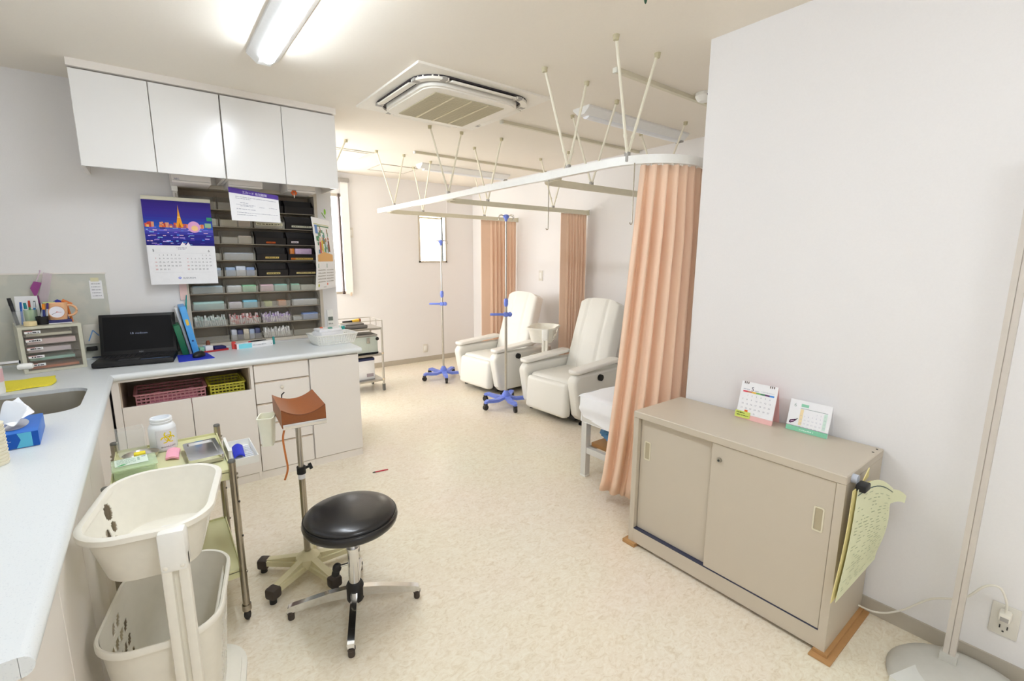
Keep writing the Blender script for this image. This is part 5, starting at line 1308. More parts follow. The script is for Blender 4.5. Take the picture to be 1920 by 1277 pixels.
part(cs, 'seam', B().tube([MC @ Vector((x, y, 0.787 + 0.030 * (2 * x / 0.165) ** 2)) for x, y in [(-0.0815 + 0.163 * k / 12, -0.134) for k in range(13)]], 0.002, 6), flat('seam_dark', (120, 62, 26), 0.5))
part(t, 'support_plate', B().box(-0.07, 0.07, -0.12, 0.12, 0.735, 0.742, M=MC), STEEL)
part(t, 'front_bracket', B().rbox(-0.080, 0.083, -0.140, -0.136, 0.736, 0.758, 0.002, M=MC), CHROME)
part(t, 'strap', B().sweep(spline([MC @ Vector(p) for p in ((-0.070, -0.12, 0.745), (-0.082, -0.125, 0.70), (-0.078, -0.125, 0.63), (-0.074, -0.125, 0.57), (-0.088, -0.125, 0.525))]), [(-0.0035, -0.0015), (0.0035, -0.0015), (0.0035, 0.0015), (-0.0035, 0.0015)], up=(0, 1, 0)), flat('strap_tan', (196, 116, 56), 0.5), 40)
part(t, 'cord_end', B().tube([MC @ Vector(p) for p in ((-0.045, 0.136, 0.742), (-0.045, 0.142, 0.78), (-0.042, 0.146, 0.806), (-0.032, 0.142, 0.816))], 0.003, 6), BLACKP)
t = thing('waste_cup', 'small cream plastic bin hooked on the arm rest', 'bin', (0.333, 2.135, 0.62), math.radians(-20))
r0_, r1_ = rrect(-0.022, 0.022, -0.03, 0.03, 0.008, 3), rrect(-0.030, 0.030, -0.042, 0.042, 0.01, 3)
n = len(r0_)
q0, q1 = rrect(-0.0205, 0.0205, -0.0285, 0.0285, 0.008, 3), rrect(-0.0285, 0.0285, -0.0405, 0.0405, 0.01, 3)
V_ = [(x, y, 0.0) for x, y in r0_] + [(x, y, 0.125) for x, y in r1_] + [(x, y, 0.125) for x, y in q1] + [(x, y, 0.002) for x, y in q0]
F_ = [(l * n + k, l * n + (k + 1) % n, (l + 1) * n + (k + 1) % n, (l + 1) * n + k) for l in range(3) for k in range(n)] + [tuple(range(n - 1, -1, -1)), tuple(3 * n + k for k in range(n))]
part(t, 'body', B().add(V_, F_), flat('bin_cream', (246, 245, 226), 0.4), 40)
part(t, 'rim', B().plate(rrect(-0.033, 0.033, -0.045, 0.045, 0.012, 3), [rrect(-0.0285, 0.0285, -0.0405, 0.0405, 0.01, 3)], 0.121, 0.126), flat('bin_cream', (246, 245, 226), 0.4))
part(t, 'hook', B().box(0.030, 0.062, -0.006, 0.006, 0.118, 0.124), STEEL)
t = thing('red_pen', 'thin red pen lying on the open floor', 'pen', (1.095, 2.86, 0.004), math.radians(-9))
part(t, 'barrel', B().cyl((-0.035, 0, 0), (0.05, 0, 0), 0.004, n=8), flat('pen_red', (196, 30, 56), 0.4))
part(t, 'tip', B().cyl((-0.052, 0, 0), (-0.035, 0, 0), 0.0025, 0.004, n=8), RUBBER)

# ================================================================== INSTRUMENT TROLLEY
tx0, tx1, ty0, ty1 = -0.180, 0.170, 1.925, 2.395
t = thing('instrument_trolley', 'pale green two-shelf trolley with tubular metal legs beside the sink cabinets', 'trolley', ((tx0 + tx1) / 2, (ty0 + ty1) / 2, 0), w=True)
def tray(z, d):
    b = B().box(tx0, tx1, ty0, ty1, z - 0.003, z)
    for x0, x1, y0, y1 in ((tx0, tx1, ty0, ty0 + 0.004), (tx0, tx1, ty1 - 0.004, ty1), (tx0, tx0 + 0.004, ty0, ty1), (tx1 - 0.004, tx1, ty0, ty1)):
        b.box(x0, x1, y0, y1, z - d, z + 0.009)
    return b
part(t, 'top_shelf', tray(0.622, 0.030), TROLC, 0)
part(t, 'lower_shelf', tray(0.215, 0.026), TROLC, 0)
for x in (tx0 - 0.002, tx1 + 0.002):
    for y in (ty0 - 0.002, ty1 + 0.002):
        lg = part(t, 'leg', B().cyl((x, y, 0.062), (x, y, 0.662), 0.0125, n=16), DARKCH)
        part(lg, 'cap', B().lathe([(0.0128, 0), (0.0128, 0.006), (0.011, 0.009)], (x, y, 0.658), 16), flat('cap_grey', (120, 120, 116), 0.4, metal=0.6))
        part(lg, 'ferrule', B().cyl((x, y, 0.044), (x, y, 0.068), 0.0165, n=16), DARKCH)
        part(lg, 'caster', B().ball((x, y, 0.022), (0.013, 0.013, 0.022), 14, 10).cyl((x, y, 0.028), (x, y, 0.05), 0.009, n=10), RUBBER)
        sc_ = B()
        dx = 0.012 if x > 0 else -0.012
        for z in (0.610, 0.594, 0.205): sc_.ball((x + dx, y, z), 0.0055, 8, 6)
        part(lg, 'screw', sc_, DARKCH)
        if x > 0:
            h_ = B()
            for z in (0.50, 0.36): h_.cyl((x + 0.010, y - 0.006, z), (x + 0.0135, y - 0.007, z), 0.004, n=8)
            part(lg, 'hole', h_, RUBBER)
ZT = 0.6225
t = thing('waste_bottle', 'white screw-neck bottle with yellow biohazard label on the trolley', 'bottle', (-0.022, 2.335, ZT), math.radians(20))
part(t, 'body', B().lathe([(0.042, 0), (0.047, 0.006), (0.047, 0.095), (0.042, 0.106), (0.036, 0.112), (0.036, 0.118), (0.038, 0.119), (0.038, 0.122), (0.036, 0.123), (0.036, 0.128), (0.038, 0.129), (0.038, 0.133), (0.036, 0.136), (0.031, 0.136), (0.031, 0.10)], n=32), flat('bottle_white', (240, 243, 246), 0.3), 40)
RB = 0.0472
cyl_map = lambda x, y: (RB * math.sin(x / RB), -RB * math.cos(x / RB), y)
class CylInk(Ink):
    def _p(s, x, y, h):
        r = RB + h; a = x / RB
        return Vector((r * math.sin(a), -r * math.cos(a), y))
i = CylInk((0, 0, 0), (1, 0, 0), (0, 0, 1), (0, -1, 0))
for k in range(12):
    a = -0.040 + 0.080 * k / 12
    i.rect(a, a + 0.080 / 12, 0.010, 0.092, (236, 236, 240), 0)
for e in (-0.040, 0.0395): i.rect(e, e + 0.0006, 0.010, 0.092, (170, 172, 180), 1)
cz = 0.058; YL = (240, 216, 20)
for k in range(3):
    a = math.radians(90 + 120 * k)
    px, py = 0.0145 * math.cos(a), cz + 0.0145 * math.sin(a)
    i.ring(px, py, 0.0095, 0.0138, YL, 2, 22, math.degrees(a) + 38, math.degrees(a) + 322)
i.ring(0, cz, 0.0105, 0.0130, YL, 3, 24); i.disc(0, cz, 0.0055, YL, 2); i.disc(0, cz, 0.0025, (236, 236, 240), 3)
vs, fs = text_shape('BIOHAZARD'); wx = max(p[0] for p in vs)
i.text('BIOHAZARD', -0.026, 0.018, 0.052 / wx, (40, 40, 44), 2)
i.done(t, 'label')
t = thing('acrylic_box', 'tall clear acrylic box standing at the trolley back', 'box', (-0.125, 2.355, ZT), math.radians(8))
b = B().box(-0.045, 0.045, -0.03, 0.03, 0, 0.003)
for x0, x1, y0, y1 in ((-0.045, 0.045, -0.03, -0.027), (-0.045, 0.045, 0.027, 0.03), (-0.045, -0.042, -0.027, 0.027), (0.042, 0.045, -0.027, 0.027)): b.box(x0, x1, y0, y1, 0.003, 0.105)
part(t, 'walls', b, CLEAR, 0)
t = thing('kidney_dish', 'round stainless dish on the trolley behind the green container', 'dish', (-0.097, 2.262, ZT), 0)
part(t, 'bowl', B().lathe([(0.035, 0), (0.05, 0.010), (0.057, 0.024), (0.059, 0.024), (0.052, 0.008), (0.034, 0.002)], n=32, sy=0.8), STEEL, 40)
solo('yellow_sponge', B().rbox(-0.118, -0.082, 2.235, 2.265, ZT + 0.004, ZT + 0.032, 0.003), flat('sponge_yellow', (246, 226, 60), 0.7), 'yellow foam block in the stainless dish', 'sponge')
t = thing('green_container', 'clear green lidded food-type container with printed label on the trolley', 'container', (-0.112, 2.115, ZT), math.radians(4))
part(t, 'tub', B().rbox(-0.062, 0.062, -0.055, 0.058, 0.0, 0.040, 0.012, 3), CLEARG, 40)
part(t, 'lid', B().rbox(-0.066, 0.066, -0.059, 0.062, 0.038, 0.046, 0.004), CLEARG)
i = Ink((-0.055, -0.025, 0.0462), (1, 0, 0), (0, 1, 0), (0, 0, 1)); i.rect(0, 0.095, 0, 0.075, (226, 240, 226)); i.poly([(0.004, 0.006), (0.020, 0.004), (0.036, 0.016), (0.020, 0.018)], (60, 170, 90), 2)
for k in range(6): i.scribble(0.006, 0.06, 0.022 + 0.008 * k, 0.004, (150, 180, 160), seed=k)
i.rect(0.078, 0.090, 0.06, 0.07, (150, 160, 170), 2).rect(0.065, 0.072, 0.03, 0.065, (170, 196, 180), 2); i.done(t, 'label')
solo('pink_cloth', B().slab(lambda u, v: (-0.022 + 0.042 * u + 0.010 * v, 2.185 + 0.115 * v - 0.018 * u, ZT + 0.001 + 0.006 * math.sin(PI * u) + 0.004 * math.sin(4 * v)), 6, 8, (0, 0, 1), 0.008), flat('strap_pink', (248, 176, 196), 0.7), 'folded pink tourniquet band on the trolley', 'band')
t = thing('steel_tray', 'small shiny rectangular steel tray with lid on the trolley', 'tray', (0.100, 2.150, ZT), math.radians(3))
part(t, 'box', B().rbox(-0.054, 0.054, -0.105, 0.105, 0.0, 0.022, 0.006), STEEL)
part(t, 'lid', B().plate(rrect(-0.057, 0.057, -0.108, 0.108, 0.01, 4), [rrect(-0.044, 0.044, -0.095, 0.095, 0.008, 4)], 0.018, 0.030).box(-0.0441, 0.0441, -0.0951, 0.0951, 0.0185, 0.0245), CHROME, 30)
t = thing('side_tray', 'white slotted plastic side tray hooked on the trolley', 'tray', (0.234, 2.165, 0.585), math.radians(0))
b = B().box(-0.046, 0.046, -0.115, 0.115, 0, 0.003)
for x0, x1, y0, y1 in ((-0.046, 0.046, -0.115, -0.112), (-0.046, 0.046, 0.112, 0.115), (-0.046, -0.043, -0.112, 0.112), (0.043, 0.046, -0.112, 0.112)): b.box(x0, x1, y0, y1, 0.003, 0.030)
part(t, 'tray', b, WHITEP, 0)
rb_ = B()
for k in range(8): rb_.box(-0.002, 0.038, 0.085 - 0.020 * k, 0.091 - 0.020 * k, 0.003, 0.007)
part(t, 'ribs', rb_, flat('rib_grey', (206, 208, 214), 0.5), 0)
part(t, 'hook_plate', B().box(-0.056, -0.046, -0.09, 0.09, 0.0, 0.062), WHITEP, 0)
solo('blue_band', B().slab(lambda u, v: (0.200 + 0.040 * u + 0.006 * v, 2.125 + 0.11 * v, 0.590 + 0.012 * math.sin(PI * u) + 0.006 * v), 6, 8, (0, 0, 1), 0.007), flat('band_blue', (36, 52, 196), 0.6), 'folded blue band in the white side tray', 'band')

# ================================================================== BASKET STAND (two white oval baskets on a post)
def rr_at(hx, hy, r, n=8): return rrect(-hx, hx, -hy, hy, r, n)
def oval_basket(parent, name, z0, z1, hx0, hy0, hx1, hy1, rim, slots):
    R0 = rr_at(hx0, hy0, min(hx0, hy0) * 0.75, 10); R1 = rr_at(hx1, hy1, min(hx1, hy1) * 0.75, 10)
    n = len(R0); NL = 36 if z1 - z0 < 0.2 else 60
    def P(k, f, inset=0.0):
        k = k % n
        x = R0[k][0] + (R1[k][0] - R0[k][0]) * f; y = R0[k][1] + (R1[k][1] - R0[k][1]) * f
        s = 1 - inset / math.hypot(x, y)
        return Vector((x * s, y * s, z0 + (z1 - z0) * f))
    # finer ring so that the slots can be left open
    per = []
    for k in range(n):
        a, b_ = Vector(R0[k]), Vector(R0[(k + 1) % n])
        m_ = max(1, int((b_ - a).length / 0.0055))
        for q in range(m_): per.append((k, q / m_))
    N = len(per)
    def Q(j, f, inset=0.0):
        k, s = per[j % N]
        return P(k, f, inset).lerp(P(k + 1, f, inset), s)
    vs = []; fs = []
    for lay, ins in ((0, 0.0), (1, 0.003)):
        for l in range(NL + 1):
            for j in range(N): vs.append(Q(j, l / NL, ins) + Vector((0, 0, 0.003 if (ins and l == 0) else 0)))
    off = (NL + 1) * N
    def is_open(j, l):
        p = Q(j, (l + 0.5) / NL)
        return slots(p.x, p.y, (l + 0.5) / NL)
    op = [[is_open(j, l) for l in range(NL)] for j in range(N)]
    for j in range(N):
        for l in range(NL):
            if op[j][l]: continue
            a, b_, c, d_ = l * N + j, l * N + (j + 1) % N, (l + 1) * N + (j + 1) % N, (l + 1) * N + j
            fs.append((a, b_, c, d_)); fs.append((off + a, off + d_, off + c, off + b_))
            if op[j - 1][l]: fs.append((a, d_, off + d_, off + a))
            if op[(j + 1) % N][l]: fs.append((b_, off + b_, off + c, c))
            if l > 0 and op[j][l - 1]: fs.append((a, off + a, off + b_, b_))
            if l < NL - 1 and op[j][l + 1]: fs.append((d_, c, off + c, off + d_))
    fs.append(tuple(range(N - 1, -1, -1))); fs.append(tuple(off + j for j in range(N)))
    w_ = part(parent, name, B().add(vs, fs), WHITEW, 40)
    ring = [Vector((x, y, z1)) for x, y in rr_at(hx1 + 0.002, hy1 + 0.002, min(hx1, hy1) * 0.75, 10)]
    part(w_, 'rim', B().sweep(ring, [(-rim, -0.012), (rim, -0.012), (rim, 0.002), (rim * 0.4, 0.006), (-rim * 0.6, 0.004)], True), WHITEW, 50)
    return w_
def slots_top(x, y, f):
    if abs(x) < 0.08: return False
    def slot(cy, f0, f1, w): return abs(y - cy) < w * math.sqrt(max(0, 1 - ((f - (f0 + f1) / 2) / ((f1 - f0) / 2)) ** 2))
    if slot(0.055, 0.56, 0.88, 0.028): return True
    for cy in (-0.045, 0.0, 0.05):
        if slot(cy, 0.30, 0.54, 0.018): return True
        if slot(cy - 0.02, 0.07, 0.27, 0.015): return True
    return False
def slots_low(x, y, f):
    if abs(x) < 0.08: return False
    for k, f0 in enumerate((0.14, 0.28, 0.42, 0.56, 0.70, 0.83)):
        c = f0 + 0.045
        for cy in (-0.06, -0.02, 0.02, 0.06):
            if k == 5 and abs(cy) > 0.03: continue
            if abs(f - c) < 0.045 and abs(y - cy - 0.35 * (f - c) * 0.4) < 0.016 * math.sqrt(max(0, 1 - ((f - c) / 0.045) ** 2)): return True
    return False
t = thing('basket_stand', 'white plastic laundry stand with two oval slotted baskets in the foreground', 'basket stand', (-0.047, 1.615, 0), math.radians(-11), group='white two-tier basket stands')
part(t, 'base_ring', B().ext(rr_at(0.165, 0.235, 0.13, 10), 'z', 0.0, 0.018).ext(rr_at(0.15, 0.22, 0.12, 10), 'z', 0.018, 0.034), WHITEW, 30)
oval_basket(t, 'top_basket', 0.575, 0.722, 0.106, 0.162, 0.139, 0.205, 0.010, slots_top)
lb = oval_basket(t, 'lower_basket', 0.036, 0.405, 0.108, 0.165, 0.139, 0.208, 0.006, slots_low)
yc = -0.218; px_ = 0.068
part(t, 'post', B().rbox(px_ - 0.030, px_ - 0.006, yc - 0.012, yc + 0.012, 0.02, 0.66, 0.006).rbox(px_ + 0.006, px_ + 0.030, yc - 0.012, yc + 0.012, 0.02, 0.66, 0.006).box(px_ - 0.008, px_ + 0.008, yc + 0.002, yc + 0.008, 0.02, 0.66), WHITEW, 40)
part(t, 'post_foot', B().rbox(px_ - 0.04, px_ + 0.04, yc - 0.016, yc + 0.06, 0.0, 0.04, 0.008), WHITEW)
hk = part(t, 'hook_plate', B().rbox(px_ - 0.030, px_ + 0.030, yc - 0.017, yc + 0.036, 0.612, 0.724, 0.010), WHITEP)
part(hk, 'stud', B().ball((px_ - 0.018, yc - 0.016, 0.628), (0.006, 0.003, 0.006), 10, 6).ball((px_ + 0.018, yc - 0.016, 0.628), (0.006, 0.003, 0.006), 10, 6), WHITEW)
part(lb, 'handle', B().tube([Vector((0.128 - 0.012 * math.sin(PI * k / 14), 0.02 + 0.15 * math.cos(PI * k / 14), 0.392 - 0.055 * math.sin(PI * k / 14))) for k in range(15)], 0.005, 8), WHITEW, 60)
dup(t, (3.17, 3.585, 0), math.radians(-55), 'white plastic basket stand between the two armchairs', 'white two-tier basket stands')

# ================================================================== RECLINING ARMCHAIRS
def puff(b, x0, x1, y0, y1, z0, z1, r, M=None): return b.rbox(x0, x1, y0, y1, z0, z1, r, 4, M)
def armchair(label, loc, rz):
    """faces -x locally; front edge at x=0"""
    t = thing('recliner_chair', label, 'armchair', loc, rz, 'white treatment recliners')
    part(t, 'underframe', B().box(0.10, 0.72, -0.27, 0.27, 0.035, 0.075), BLACKP, 0)
    for x in (0.14, 0.68):
        for y in (-0.31, 0.31):
            part(t, 'foot', B().cyl((x, y, 0.0), (x, y, 0.012), 0.024, n=16).cyl((x, y, 0.012), (x, y, 0.075), 0.010, n=10), BLACKP)
    # side panels, rounded front, narrower towards the floor
    for s in (-1, 1):
        prof = [(0.10, 0.055), (0.80, 0.055), (0.84, 0.30), (0.84, 0.455)]
        prof += [(0.075 + 0.075 * math.cos(a), 0.380 + 0.075 * math.sin(a)) for a in [PI / 2 + PI / 2 * k / 8 for k in range(9)]]
        prof += [(0.015, 0.30), (0.055, 0.10)]
        ys = (s * 0.255, s * 0.355)
        bm_ = B().ext(prof, 'y', min(ys), max(ys))
        side = part(t, 'side_panel', bm_, CHAIR, 30)
        mod = side.modifiers.new('soft', 'BEVEL'); mod.width = 0.022; mod.segments = 3; mod.limit_method = 'ANGLE'; mod.angle_limit = math.radians(50)
        ap = B().ext(rrect(-0.02, 0.58, s * 0.305 - 0.062, s * 0.305 + 0.062, 0.045, 5), 'z', 0.0, 0.034, M=Matrix.Translation((0.03, 0, 0.462)) @ Matrix.Rotation(math.radians(-3.5), 4, 'Y'))
        pad = part(t, 'arm_pad', ap, CHAIRP, 30)
        mod = pad.modifiers.new('soft', 'BEVEL'); mod.width = 0.012; mod.segments = 3; mod.limit_method = 'ANGLE'; mod.angle_limit = math.radians(50)
        if s < 0: part(side, 'recline_knob', B().cyl((0.31, -0.354, 0.400), (0.31, -0.378, 0.400), 0.028, n=20), BLACKP)
    st = B()
    puff(st, 0.045, 0.62, -0.25, 0.25, 0.245, 0.385, 0.045)
    part(t, 'seat', st, CHAIR, 60)
    MF = Matrix.Translation((0.0, 0, 0)) @ Matrix.Rotation(math.radians(5), 4, 'Y')
    fr_ = B(); puff(fr_, -0.025, 0.075, -0.248, 0.248, 0.062, 0.362, 0.035, MF)
    part(t, 'footrest', fr_, CHAIR, 60)
    # padded back with three vertical channels and two cross seams, leaning
    MB_ = Matrix.Translation((0.53, 0, 0.345)) @ Matrix.Rotation(math.radians(17), 4, 'Y')
    HB, WB = 0.72, 0.50
    def bk(u, v):
        y = (u - 0.5) * WB * (1.0 - 0.06 * v); z = HB * v
        q = abs(u - 0.5)
        puffy = 0.045 * (max(0, math.sin(PI * min(1, max(0, u)))) ** 0.35) * (max(0, math.sin(PI * (0.03 + 0.94 * v))) ** 0.25)
        groove = 0.012 * math.exp(-((q - 0.235) / 0.022) ** 2) + (0.007 * math.exp(-((v - 0.42) / 0.018) ** 2) + 0.007 * math.exp(-((v - 0.74) / 0.018) ** 2)) * (1 if q < 0.235 else 0.2)
        rc = 0.06 * max(0, (v - 0.92) / 0.08) ** 2 * (q * 2) ** 4
        return Vector((-puffy + groove, y, z - rc))
    nu, nv = 32, 28
    A_ = [bk(i / nu, j / nv) for j in range(nv + 1) for i in range(nu + 1)]
    Bk = [Vector((0.105 - 0.02 * (abs(p.y) / 0.25) ** 4, p.y, p.z)) for p in A_]
    wv = nu + 1; o_ = len(A_)
    fs = [(j * wv + i, j * wv + i + 1, (j + 1) * wv + i + 1, (j + 1) * wv + i) for j in range(nv) for i in range(nu)]
    fs += [tuple(reversed([q + o_ for q in f])) for f in list(fs)]
    ring = [i for i in range(wv)] + [j * wv + nu for j in range(1, nv + 1)] + [nv * wv + i for i in range(nu - 1, -1, -1)] + [j * wv for j in range(nv - 1, 0, -1)]
    fs += [(ring[k], ring[k] + o_, ring[(k + 1) % len(ring)] + o_, ring[(k + 1) % len(ring)]) for k in range(len(ring))]
    bo = part(t, 'backrest', B().add(A_ + Bk, fs, MB_), CHAIR, 70)
    mod = bo.modifiers.new('soft', 'BEVEL'); mod.width = 0.018; mod.segments = 3; mod.limit_method = 'ANGLE'; mod.angle_limit = math.radians(60)
    part(t, 'back_shell', B().box(0.60, 0.84, -0.24, 0.24, 0.08, 0.40), CHAIR, 0)
    return t
ch = armchair('white vinyl recliner armchair nearer the bed', (2.665, 2.985, 0), math.radians(3))
dup(ch, (2.655, 4.12, 0), math.radians(5), 'white vinyl recliner armchair farther away, by the small window')

# ================================================================== IV STANDS
def iv_stand(label, loc, rz, top, clamp_z):
    t = thing('iv_stand', label, 'drip stand', loc, rz, 'blue wheeled drip stands')
    part(t, 'hub', B().lathe([(0.036, 0.072), (0.042, 0.085), (0.038, 0.115), (0.026, 0.135), (0.020, 0.150)], n=20), IVBLUE)
    for k in range(5):
        Ml = Matrix.Rotation(2 * PI * k / 5, 4, 'Z')
        pth = [(0.02, 0.100), (0.10, 0.082), (0.17, 0.088), (0.22, 0.096), (0.252, 0.082)]
        lg = B()
        for q in range(4):
            w0, w1 = 0.030 - 0.003 * q, 0.030 - 0.003 * (q + 1)
            (xa, za), (xb, zb) = pth[q], pth[q + 1]
            lg.add([(xa, -w0, za), (xa, w0, za), (xb, w1, zb), (xb, -w1, zb), (xa, -w0 * 0.7, za - 0.03), (xa, w0 * 0.7, za - 0.03), (xb, w1 * 0.7, zb - 0.03), (xb, -w1 * 0.7, zb - 0.03)],
                   [(0, 1, 2, 3), (7, 6, 5, 4), (0, 3, 7, 4), (1, 5, 6, 2), (0, 4, 5, 1), (3, 2, 6, 7)], Ml)
        l_ = part(t, 'leg', lg, IVBLUE, 40)
        cw = part(l_, 'caster', B().cyl((0.245, -0.012, 0.026), (0.245, 0.012, 0.026), 0.026, n=20, M=Ml).box(0.232, 0.258, -0.016, 0.016, 0.035, 0.062, M=Ml), RUBBER)
    part(t, 'lower_pole', B().cyl((0, 0, 0.14), (0, 0, clamp_z), 0.0125, n=14), STEEL)
    part(t, 'upper_pole', B().cyl((0, 0, clamp_z), (0, 0, top), 0.008, n=12), STEEL)
    part(t, 'height_clamp', B().lathe([(0.014, 0), (0.020, 0.02), (0.020, 0.06), (0.013, 0.075)], (0, 0, clamp_z - 0.02), 14), IVBLUE)
    hd = part(t, 'push_handle', B().rbox(-0.022, 0.022, -0.022, 0.022, clamp_z - 0.115, clamp_z - 0.075, 0.006).rbox(-0.15, -0.02, -0.019, 0.019, clamp_z - 0.106, clamp_z - 0.084, 0.007).ball((0.036, 0, clamp_z - 0.095), 0.023, 12, 8), IVBLUE, 50)
    tp = part(t, 'top_hub', B().lathe([(0.010, -0.05), (0.014, -0.03), (0.028, -0.012), (0.028, 0.006), (0.012, 0.012)], (0, 0, top), 16), IVBLUE)
    for k in range(4):
        a = PI / 4 + k * PI / 2
        p = [Vector((math.cos(a) * r, math.sin(a) * r, top + z)) for r, z in ((0.02, -0.004), (0.06, 0.006), (0.09, 0.0), (0.095, -0.02), (0.088, -0.032))]
        part(tp, 'hook', B().tube(p, 0.0035, 6), STEEL)
    return t
iv_stand('blue-based drip stand standing before the nearer armchair', (2.632, 3.513, 0), math.radians(-34), 1.792, 0.985)
iv_stand('blue-based drip stand farther back before the small window', (2.668, 4.80, 0), math.radians(-40), 1.605, 0.985)

# ================================================================== CURTAINS
def curtain(name, label, pts, z0, z1, folds, amp, seed, spread=0.0, group='peach curtains', flatpart=0.0, shift=(0, 0), lead=0.0):
    P = spline(pts, 10); L = [0]
    for k in range(1, len(P)): L.append(L[-1] + (P[k] - P[k - 1]).length)
    tot = L[-1]
    def at(s):
        s = max(0, min(1, s)) * tot
        for k in range(1, len(L)):
            if L[k] >= s:
                f = (s - L[k - 1]) / max(1e-6, L[k] - L[k - 1]); d = (P[k] - P[k - 1]).normalized()
                return P[k - 1].lerp(P[k], f), Vector((d.y, -d.x, 0))
        return P[-1], Vector((0, 0, 0))
    rn = random.Random(seed); ph = [rn.uniform(0.7, 1.3) for _ in range(folds + 2)]; dr = [rn.uniform(-1, 1) for _ in range(folds + 2)]
    NU, NV = folds * 14, 22
    def fn(u, v):
        s = (u - flatpart) / (1 - flatpart) if u > flatpart else 0.0
        fold = s * folds
        k = int(min(folds, fold))
        a = amp * ph[k] * (0.45 + 0.55 * min(1, (1 - v) * 5))
        if u < flatpart: a = 0.012
        us = lead * v ** 0.7 + (1 - lead * v ** 0.7) * u + 0.018 * math.sin(2 * PI * fold) * (1 - 0.3 * v)
        p, n = at(us)
        off = a * math.sin(2 * PI * fold + 0.5 * dr[k] * (1 - v)) + spread * (1 - v) * 0.3
        q = p + n * off
        return Vector((q.x + shift[0] * (1 - v), q.y + shift[1] * (1 - v), z0 + (z1 - z0) * v + (0.006 * math.sin(2 * PI * fold) if v < 0.01 else 0)))
    t = thing(name, label, 'curtain', (P[len(P) // 2].x, P[len(P) // 2].y, z0), w=True, group=group)
    c = part(t, 'fabric', B().grid(fn, NU, NV), CURT, 80)
    md = c.modifiers.new('cloth', 'SOLIDIFY'); md.thickness = 0.003; md.offset = 0
    hk = B()
    for k in range(folds + 1):
        p, n = at(lead + (1 - lead) * k / folds)
        hk.box(p.x - 0.003, p.x + 0.003, p.y - 0.003, p.y + 0.003, z1 - 0.004, z1 + 0.022)
    part(t, 'runner', hk, WHITEP, 0)
    return t
curtain('curtain', 'gathered peach curtain in the foreground at the wall corner', [(1.975, 1.715, 0), (1.982, 1.64, 0), (2.012, 1.565, 0), (2.09, 1.475, 0), (2.19, 1.43, 0), (2.34, 1.418, 0)], 0.075, 1.868, 7, 0.025, 5, lead=0.30)
curtain('curtain', 'peach curtain drawn to the wall between the two armchairs', [(3.36, 3.56, 0), (3.48, 3.56, 0), (3.62, 3.56, 0), (3.73, 3.56, 0)], 0.28, 1.866, 7, 0.022, 9, flatpart=0.22)
curtain('curtain', 'peach curtain drawn to the wall beyond the farther armchair', [(3.20, 4.77, 0), (3.38, 4.77, 0), (3.56, 4.77, 0), (3.73, 4.77, 0)], 0.28, 1.866, 7, 0.022, 13, flatpart=0.25)

# ================================================================== BED
t = thing('treatment_bed', 'narrow treatment bed with white fitted sheet and grey metal legs', 'bed', (2.9, 1.74, 0), w=True)
bx0, bx1, by0, by1 = 2.11, 3.70, 1.505, 2.035
part(t, 'mattress', B().rbox(bx0, bx1, by0, by1, 0.43, 0.548, 0.03, 3), flat('mattress_white', (238, 238, 240), 0.7), 50)
sh = lambda x, y: 0.553 + 0.003 * math.sin(30 * x + 8 * y) * math.sin(11 * y + 3 * x)
part(t, 'sheet_top', B().grid(lambda u, v: (bx0 - 0.006 + (bx1 - bx0 + 0.012) * u, by0 - 0.006 + (by1 - by0 + 0.012) * v, sh(bx0 + 1.6 * u, by0 + 0.6 * v) - 0.012 * (max(0, abs(2 * v - 1) - 0.9) * 10) ** 2 - 0.012 * (max(0, abs(2 * u - 1) - 0.96) * 25) ** 2), 60, 30), SHEET, 60)
ring = rrect(bx0 - 0.006, bx1 + 0.006, by0 - 0.006, by1 + 0.006, 0.03, 4)
n = len(ring); lv = []
for l in range(7):
    f = l / 6
    for k, (x, y) in enumerate(ring):
        w_ = (0.010 if l < 3 else -0.004 - 0.010 * (l - 3) / 3) * math.sin(0.9 * k + l * 0.3) * 0.4
        s_ = -0.012 if l >= 4 else 0.0
        lv.append((x + (w_ + s_) * (1 if x > 2.9 else -1), y + (w_ + s_) * (1 if y > 1.74 else -1), 0.545 - 0.175 * f))
part(t, 'sheet_skirt', B().add(lv, [(l * n + k, l * n + (k + 1) % n, (l + 1) * n + (k + 1) % n, (l + 1) * n + k) for l in range(6) for k in range(n)]), SHEET, 60)
part(t, 'bed_frame', B().box(bx0 + 0.01, bx1 - 0.01, by0 + 0.01, by1 - 0.02, 0.375, 0.43), BEDFR, 0)
for x in (bx0 + 0.012, bx1 - 0.055):
    for y in (by0 + 0.02, by1 - 0.062):
        lg = part(t, 'leg', B().box(x, x + 0.042, y, y + 0.042, 0.012, 0.378), BEDFR, 0)
        part(lg, 'foot_cap', B().rbox(x - 0.002, x + 0.044, y - 0.002, y + 0.044, 0.0, 0.014, 0.003), WHITEP)
part(t, 'cross_bar', B().box(bx0 + 0.018, bx0 + 0.048, by0 + 0.06, by1 - 0.062, 0.165, 0.205), BEDFR, 0)
part(t, 'long_bar', B().box(bx0 + 0.054, bx1 - 0.055, by1 - 0.055, by1 - 0.03, 0.165, 0.205).box(bx0 + 0.054, bx1 - 0.055, by0 + 0.03, by0 + 0.055, 0.165, 0.205), BEDFR, 0)
solo('bed_shelf_board', B().rbox(bx0 + 0.06, bx1 - 0.1, by0 + 0.03, by1 - 0.065, 0.2055, 0.232, 0.004), WOOD, 'brown wooden board laid as a shelf under the bed', 'board')
bl_ = []
